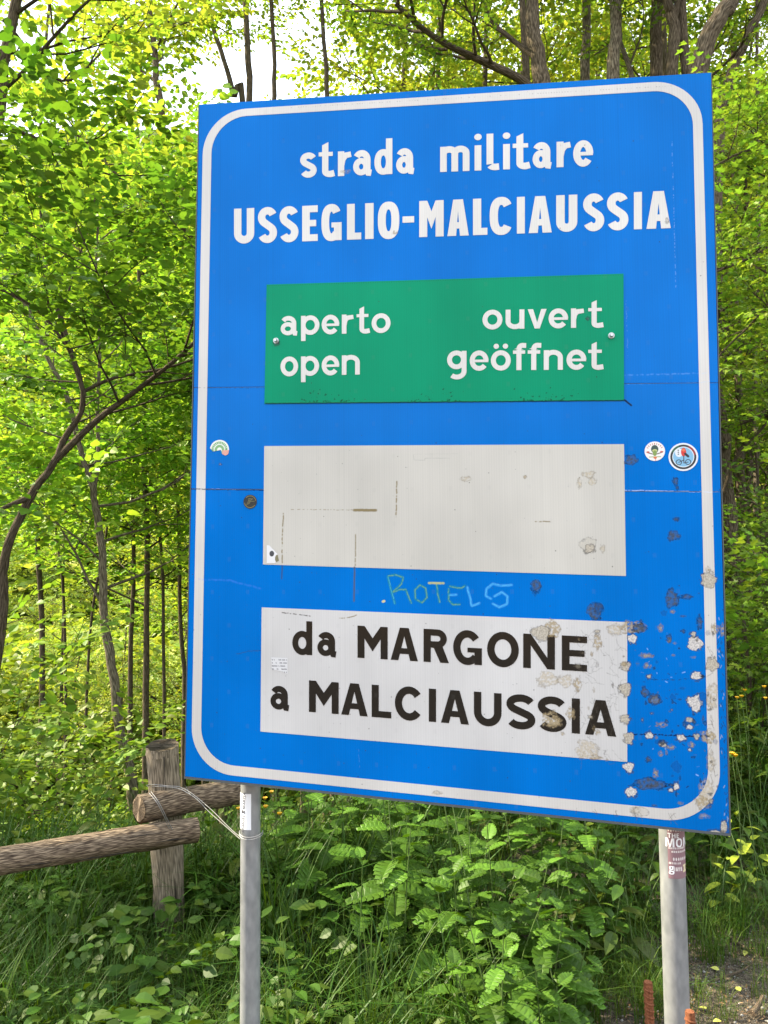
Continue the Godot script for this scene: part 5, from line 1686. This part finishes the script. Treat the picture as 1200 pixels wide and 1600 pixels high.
func build_wood() -> void:
	var near := "trees standing close behind the sign"
	# --- left
	tree("tree", "near dark forked tree at the left edge, boughs reaching over to the sign", "tree", "", line_of(-40, 4.5, [[-8, 1050], [4, 928], [12, 856], [48, 776], [86, 720], [104, 680], [130, 612]], Vector3(-0.15, 0.5, 0.05)), 0.036, 0.014,
		{"limbs": 5, "low": 0.78, "reach": 0.9, "kind": "shrub", "tint": Color(0.5, 0.68, 0.6), "el": [0.0, 0.5], "bark": "bark", "gap": 0.15, "extra": [
			{"line": [at(86, 720, 4.5), at(152, 656, 4.45), at(200, 620, 4.4), at(272, 564, 4.3), at(340, 500, 4.3)], "r": 0.022, "kids": 7, "reach": 1.0, "from": 0.3},
			{"line": [at(130, 612, 4.5), at(180, 590, 4.5), at(256, 576, 4.4), at(320, 555, 4.4)], "r": 0.012, "kids": 6, "reach": 0.9, "from": 0.3},
			{"line": [at(130, 612, 4.5), at(115, 560, 4.5), at(60, 485, 4.4), at(-10, 448, 4.3)], "r": 0.012, "kids": 6, "reach": 1.0, "from": 0.2},
			{"line": [at(115, 560, 4.5), at(95, 510, 4.5), at(118, 420, 4.5), at(140, 350, 4.5), at(150, 300, 4.5)], "r": 0.009, "kids": 9, "reach": 1.0, "from": 0.25},
			{"line": [at(48, 776, 4.5), at(-10, 800, 4.4)], "r": 0.02, "kids": 1, "reach": 0.5}]}, 1)
	tree("tree", "near dark leaning trunk crossing the top left corner", "tree", "", line_of(-150, 4.0, [[-60, 700], [-25, 300], [2, 125], [26, 5]], Vector3(0.3, 1.6, 0.1)), 0.05, 0.02,
		{"limbs": 6, "low": 0.45, "reach": 1.1, "kind": "ovate", "face": -0.3, "extra": [{"line": [at(5, 30, 4.0), at(40, 75, 4.1), at(60, 110, 4.2), at(110, 125, 4.3), at(160, 80, 4.4)], "r": 0.012, "kids": 6, "reach": 0.55, "from": 0.1}]}, 2)
	tree("tree", "slender curving tree rising past the sign's upper left edge", "tree", "", line_of(360, 7.0, [[330, 420], [300, 335], [272, 270], [255, 200], [247, 140], [240, 60], [232, 0]], Vector3(-0.2, 2.2, 0.2)), 0.055, 0.02,
		{"limbs": 9, "low": 0.62, "reach": 1.45, "bark": "bark", "extra": [{"line": [at(322, 400, 7.0), at(300, 372, 7.0), at(260, 335, 6.9), at(215, 303, 6.8), at(150, 240, 6.8), at(100, 190, 6.7)], "r": 0.022, "kids": 7, "reach": 0.8, "from": 0.25}]}, 3)
	tree("tree", "pale-barked forked tree seen above the fence post", "tree", "", line_of(232, 6.2, [[226, 1360], [204, 1230], [192, 1152], [172, 1040], [164, 940], [154, 820], [146, 768], [132, 720], [100, 612], [60, 520]], Vector3(-0.5, 1.2, 0.2)), 0.054, 0.014,
		{"limbs": 14, "low": 0.42, "reach": 1.7, "leaf": 1.35, "tint": Color(0.78, 0.98, 0.8), "bark": "bark_pale", "extra": [{"line": [at(146, 768, 6.2), at(154, 712, 6.2), at(152, 640, 6.2), at(156, 540, 6.2), at(150, 400, 6.2), at(165, 250, 6.2)], "r": 0.02, "kids": 9, "reach": 1.2, "from": 0.4}, {"line": [at(160, 880, 6.2), at(120, 840, 6.1), at(60, 800, 6.0)], "r": 0.01, "kids": 5, "reach": 0.8}]}, 4)
	tree("tree", "dark straight slender trunk rising just behind the fence post", "tree", "", line_of(240, 8.0, [[226, 1200], [230, 1000], [228, 800], [226, 720], [224, 600], [215, 400]], Vector3(0.0, 1.3, 0.0)), 0.042, 0.015, {"limbs": 15, "low": 0.3, "reach": 1.6, "leaf": 1.3, "tint": Color(0.8, 0.98, 0.8)}, 5)
	tree("tree", "thin dark trunk between the pale forked tree and the straight one", "tree", "", line_of(205, 9.0, [[204, 1060], [208, 920], [208, 800], [208, 680], [200, 450]], Vector3(-0.2, 1.5, 0.0)), 0.034, 0.012, {"limbs": 15, "low": 0.3, "reach": 1.6, "leaf": 1.3, "tint": Color(0.8, 0.98, 0.8)}, 6)
	tree("tree", "thin leaning trunk close against the sign's left edge", "tree", "", line_of(290, 9.5, [[288, 1100], [284, 1000], [278, 800], [268, 712], [240, 500]], Vector3(-0.5, 2.0, 0.0)), 0.036, 0.012, {"limbs": 15, "low": 0.3, "reach": 1.6, "leaf": 1.3, "tint": Color(0.8, 0.98, 0.8)}, 7)
	tree("tree", "slender tree at the far left whose thin crown fills the top left corner", "tree", "", line_of(60, 8.6, [[66, 1100], [58, 800], [74, 520], [62, 240]], Vector3(0.1, 2.2, 0.0)), 0.04, 0.016, {"limbs": 15, "low": 0.62, "reach": 1.7, "gap": 0.26, "tint": Color(0.85, 0.97, 0.85)}, 8)
	# --- over the sign's top edge, from its left end to its right
	tree("tree", "straight slender trunk over the sign's top, second from its left end", "tree", "", line_of(395, 8.0, [[390, 400], [388, 150], [385, 0]], Vector3(-0.05, 3.0, 0)), 0.05, 0.025, {"limbs": 9, "low": 0.75, "reach": 1.8}, 9)
	tree("tree", "thin leaning trunk over the sign's top nearest its left corner", "tree", "", line_of(400, 8.6, [[382, 250], [365, 150], [345, 80], [325, 0]], Vector3(-0.5, 2.5, 0)), 0.04, 0.02, {"limbs": 9, "low": 0.75, "reach": 1.6}, 10)
	tree("tree", "thin straight trunk over the sign's top, third from its left end", "tree", "", line_of(432, 9.0, [[430, 300], [428, 150], [425, 0]], Vector3(-0.1, 3.0, 0)), 0.04, 0.02, {"limbs": 9, "low": 0.75, "reach": 1.8}, 11)
	tree("tree", "thin trunk above the word strada, leaning a little left", "tree", "", line_of(520, 9.0, [[514, 300], [510, 150], [504, 20]], Vector3(-0.2, 3.0, 0)), 0.042, 0.02, {"limbs": 9, "low": 0.75, "reach": 1.9}, 12)
	tree("tree", "stout dark mossy trunk with a bough over the middle of the sign", "tree", "", line_of(850, 7.2, [[846, 400], [840, 130], [834, 0]], Vector3(-0.1, 2.5, 0)), 0.11, 0.05, {"limbs": 9, "low": 0.84, "reach": 1.9, "kind": "lobed", "extra": [
		{"line": [at(842, 150, 7.2), at(810, 122, 7.1), at(760, 98, 7.0), at(700, 70, 6.9), at(655, 40, 6.8), at(618, 5, 6.7)], "r": 0.045, "kids": 9, "reach": 1.1, "from": 0.3},
		{"line": [at(838, 90, 7.2), at(800, 62, 7.3), at(765, 28, 7.4), at(752, -20, 7.5)], "r": 0.03, "kids": 6, "reach": 1.0, "from": 0.3}]}, 13)
	tree("tree", "thin companion trunk touching the stout mossy one on its left", "tree", "", line_of(826, 7.6, [[824, 400], [820, 130], [817, 0]], Vector3(-0.2, 2.5, 0)), 0.05, 0.03, {"limbs": 8, "low": 0.84, "reach": 1.6, "kind": "lobed"}, 14)
	tree("tree", "slim pale speckled trunk, first right of the mossy one", "tree", "", line_of(915, 9.0, [[915, 400], [916, 125], [914, 0]], Vector3(0.05, 3.0, 0)), 0.075, 0.04, {"limbs": 11, "low": 0.84, "reach": 1.9, "bark": "bark_pale", "kind": "lobed"}, 15)
	tree("tree", "pale speckled trunk with a side stem, above the sign's upper right", "tree", "", line_of(956, 8.0, [[957, 400], [958, 120], [960, 0]], Vector3(0.05, 3.0, 0)), 0.082, 0.05, {"limbs": 9, "low": 0.84, "reach": 1.7, "bark": "bark_pale", "kind": "lobed", "extra": [{"line": [at(1000, 200, 8.2), at(986, 115, 8.2), at(966, 55, 8.2), at(950, -20, 8.2)], "r": 0.035, "kids": 4, "reach": 1.0}]}, 16)
	tree("tree", "straight dark trunk above the sign's right rounded corner", "tree", "", line_of(1024, 8.2, [[1024, 400], [1026, 100], [1028, 0]], Vector3(0.05, 2.5, 0)), 0.085, 0.05, {"limbs": 10, "low": 0.84, "reach": 1.7, "kind": "lobed"}, 17)
	tree("tree", "dark trunk that forks just over the sign's right corner", "tree", "", line_of(1058, 7.6, [[1056, 400], [1053, 110], [1050, 25], [1035, -30]], Vector3(-0.4, 2.0, 0)), 0.07, 0.04, {"limbs": 9, "low": 0.84, "reach": 1.6, "kind": "lobed", "extra": [{"line": [at(1051, 40, 7.6), at(1060, 0, 7.6), at(1070, -80, 7.6)], "r": 0.035, "kids": 4, "reach": 1.0}]}, 18)
	tree("tree", "thick trunk leaning right over the sign's right corner", "tree", "", line_of(1040, 6.6, [[1060, 400], [1090, 112], [1130, 22], [1146, -30]], Vector3(0.6, 2.2, 0)), 0.1, 0.06, {"limbs": 9, "low": 0.86, "reach": 1.6, "kind": "lobed"}, 19)
	tree("tree", "slim trunk leaning far right in the top right corner", "tree", "", line_of(1100, 7.2, [[1118, 300], [1142, 120], [1172, 50], [1196, -10]], Vector3(0.6, 2.0, 0)), 0.06, 0.03, {"limbs": 9, "low": 0.8, "reach": 1.6, "kind": "lobed"}, 20)
	# --- right of the sign
	tree("tree", "dark trunk half hidden by the sign's right edge", "tree", "", line_of(1140, 7.5, [[1138, 800], [1130, 700], [1122, 610], [1110, 450]], Vector3(-0.2, 3.0, 0)), 0.085, 0.045, {"limbs": 14, "low": 0.25, "reach": 1.7, "kind": "lobed", "extra": [{"line": [at(1128, 780, 7.0), at(1150, 715, 6.9), at(1180, 682, 6.8), at(1215, 640, 6.7)], "r": 0.02, "kids": 5, "reach": 0.8}]}, 21)
	tree("tree", "dark trunk standing right of the sign above the leafy bank", "tree", "", line_of(1163, 9.0, [[1162, 900], [1158, 760], [1150, 500]], Vector3(0.1, 3.5, 0)), 0.075, 0.03, {"limbs": 16, "low": 0.2, "reach": 1.8, "kind": "lobed"}, 22)
	tree("tree", "slender pale trunk near the right edge of the picture", "tree", "", line_of(1190, 8.0, [[1184, 900], [1182, 700], [1180, 560], [1185, 300]], Vector3(0.1, 3.0, 0)), 0.036, 0.016, {"limbs": 16, "low": 0.2, "reach": 1.6, "kind": "lobed", "bark": "bark_pale"}, 23)
	tree("maple", "leafy maple whose boughs hang out beyond the sign's right edge", "tree", "", line_of(1300, 5.6, [[1290, 900], [1280, 500], [1266, 300]], Vector3(-0.05, 0.3, 0)), 0.06, 0.02, {"limbs": 14, "low": 0.3, "reach": 0.95, "leaf": 0.85, "kind": "lobed", "face": 2.7, "gap": 0.15, "extra": [
		{"line": [at(1282, 520, 5.6), at(1230, 385, 5.5), at(1180, 400, 5.4), at(1118, 425, 5.3)], "r": 0.018, "kids": 7, "reach": 0.7, "from": 0.2}, {"line": [at(1285, 640, 5.6), at(1215, 490, 5.4), at(1160, 520, 5.3), at(1120, 560, 5.3)], "r": 0.012, "kids": 7, "reach": 0.7, "from": 0.2}, {"line": [at(1270, 320, 5.6), at(1220, 245, 5.5), at(1170, 235, 5.4), at(1125, 255, 5.3)], "r": 0.014, "kids": 8, "reach": 0.8, "from": 0.2}]}, 24)

	# --- the wood goes on to the left of the picture; its crowns dapple the verge
	var beside := [[-9.6, -4.6, 8.0]]
	for i in beside.size():
		var f := on_ground(beside[i][0], beside[i][1])
		tree("tree", "leafy tree of the wood's edge standing out of the picture on the left", "tree", "trees beside the picture", [f, f + Vector3(0.1, beside[i][2] * 0.5, 0.1), f + Vector3(0.2, beside[i][2], 0)], 0.09, 0.02, {"limbs": 11, "low": 0.45, "reach": 1.8, "gap": 0.3}, 50 + i)

	# --- shrubs
	var rng := RandomNumberGenerator.new()
	rng.seed = 61
	var bushes := [[40, 5.8, 1.3, "leafy dark bush above the left rail, at the picture's left edge"], [-40, 4.8, 1.5, "leafy dark bush beyond the left end of the rail"],
		[1150, 5.4, 1.2, "dense dark bush right of the sign at mid height"], [1225, 5.8, 1.5, "dense dark bush cut by the right edge of the picture"], [1180, 7.2, 2.2, "tall bush behind the dark ones right of the sign"], [700, 7.0, 1.6, "leafy bush hidden behind the sign's foot"], [480, 6.2, 1.3, "leafy bush behind the nettles near the left pole"]]
	for i in bushes.size():
		var b: Array = bushes[i]
		var f := foot_of(b[0], b[1])
		tree("bush", b[3], "bush", "", [f, f + Vector3(0.05, b[2] * 0.5, 0), f + Vector3(0, b[2], 0.05)], 0.02, 0.008, {"limbs": 11, "low": 0.05, "reach": 1.1, "kind": "shrub" if b[0] < 1000 else "lobed", "el": [0.2, 1.0], "kids": 4, "tint": Color(0.85, 0.9, 0.9)}, 70 + i)

	# --- the wood beyond: young trees of three builds, set out down the slope
	var builds := []
	for i in 4:
		var h: float = [7.5, 9.0, 6.0, 8.0][i]
		builds.append(tree("young_tree", "slim young tree with bright leaves in the sunlit wood beyond", "tree", "young trees in the wood beyond", [Vector3(0, -0.2, 0), Vector3(0.1, h * 0.4, 0), Vector3(-0.1 + 0.2 * i, h * 0.75, 0.1), Vector3(0.1, h, 0)], 0.05 + 0.008 * i, 0.012, {"limbs": 15, "low": 0.15, "reach": 1.8, "gap": 0.26, "tint": [Color(1.15, 1.1, 1), Color(1.05, 1.0, 1), Color(1.25, 1.1, 0.9), Color(0.9, 0.95, 1)][i]}, 90 + i))
	var first := [true, true, true, true]
	for i in 36:
		var px: float
		if i < 9:
			px = rng.randf_range(-190, 340)
		elif i < 20:
			px = rng.randf_range(1050, 1380)
		else:
			px = rng.randf_range(340, 1050)
		var d := rng.randf_range(10.0, 26.0) if i % 3 and px > 340 else rng.randf_range(13.0, 24.0) if px < 340 else rng.randf_range(9.5, 13.0)
		var p := at(px, 800, d)
		var k := rng.randi() % 4
		var o: Node3D = builds[k]
		if not first[k]:
			o = builds[k].duplicate()
			o.name = numbered("young_tree")
			add_child(o, true)
		first[k] = false
		o.set_meta("label", ["slim", "tall straight", "short bright", "darker"][k] + " young tree " + ("in the wood left of the sign" if px < 340 else "in the wood right of the sign" if px > 1050 else "in the wood hidden behind the sign") + (", among the nearest" if d < 13.0 else ", deep in the wood" if d > 19.0 else ", midway into the wood"))
		o.position = on_ground(p.x, p.z) - Vector3(0, 0.1, 0)
		o.rotation = Vector3(rng.randf_range(-0.08, 0.08), rng.randf() * TAU, rng.randf_range(-0.08, 0.08))
		o.scale = Vector3.ONE * (rng.randf_range(0.62, 0.9) if px < 340 else rng.randf_range(0.95, 1.35))
	for i in 15:
		var px := 370.0 + 54.0 * i + rng.randf_range(-20, 20)
		var dd := rng.randf_range(10.0, 14.0)
		var o: Node3D = builds[1].duplicate()
		o.name = numbered("young_tree")
		add_child(o, true)
		var p := at(px, 800, dd)
		o.position = on_ground(p.x, p.z) - Vector3(0, 0.1, 0)
		o.rotation = Vector3(rng.randf_range(-0.06, 0.06), rng.randf() * TAU, rng.randf_range(-0.06, 0.06))
		o.scale = Vector3.ONE * rng.randf_range(1.15, 1.45)
		o.set_meta("label", "tall leafy tree showing above the sign, behind the " + ["sign's left corner", "word strada", "gap between the two top words", "word militare", "stout mossy trunk", "pale speckled trunks", "sign's right corner", "trunk leaning right"][mini(7, i / 2)])
	for i in 16:   # the wood goes on beyond both sides of the picture
		var px := rng.randf_range(1330, 2100) if i < 10 else rng.randf_range(-700, -220)
		var dd := rng.randf_range(7.5, 16.0) if i < 10 else rng.randf_range(11.0, 18.0)
		var o: Node3D = builds[i % 4].duplicate()
		o.name = numbered("young_tree")
		add_child(o, true)
		var p := at(px, 800, dd)
		o.position = on_ground(p.x, p.z) - Vector3(0, 0.1, 0)
		o.rotation.y = rng.randf() * TAU
		o.scale = Vector3.ONE * rng.randf_range(0.9, 1.25)
		o.set_meta("label", "young tree of the wood going on out of the picture to the " + ("right" if i < 10 else "left"))
	var lean := [[110, 9.0, 30, 480], [135, 10.0, 190, 420], [262, 8.2, 205, 520]]
	for i in lean.size():
		var q: Array = lean[i]
		tree("sapling_tree", ["thin sapling leaning left in front of the pale forked tree", "thin sapling leaning right between the left trunks", "thin sapling leaning left across the straight trunk"][i], "sapling", "", line_of(q[0], q[1], [[lerpf(q[0], q[2], 0.1), 1000], [lerpf(q[0], q[2], 0.42) + 9.0, 820], [lerpf(q[0], q[2], 0.7) - 7.0, 660], [q[2], q[3]]], Vector3((q[2] - q[0]) * 0.008, 1.8, 0)), 0.022, 0.008, {"limbs": 10, "low": 0.4, "reach": 1.2, "gap": 0.3}, 110 + i)
	# --- the far hillside, one mass of leaves
	var clump := spray_mesh(rng, OVATE, 26, 1.1, 0.22, Color(0.31, 0.42, 0.06), 0.8)
	var xf := []
	var tints := PackedColorArray()
	for i in 32000:
		var a := rng.randf_range(-0.85, 0.95)
		var d := rng.randf_range(24.0, 105.0)
		var c := Vector3(sin(a) * d, 0, -cos(a) * d)
		var y := ground(c.x, c.z) + 0.3 + 4.5 * pow(rng.randf(), 1.6)
		var s := rng.randf_range(0.8, 1.6) * (1.0 + d * 0.012)
		xf.append(Transform3D(Basis.from_euler(Vector3(rng.randf_range(-0.5, 0.5), rng.randf() * TAU, rng.randf_range(-0.5, 0.5))) * Basis.from_scale(Vector3.ONE * s), Vector3(c.x, y, c.z)))
		var f := rng.randf_range(0.7, 1.2)
		tints.append(Color(f * rng.randf_range(0.85, 1.2), f, f))
	tag(scatter("forest", clump, M.leaf, xf, self, tints), "far wooded hillside across the valley", "forest")
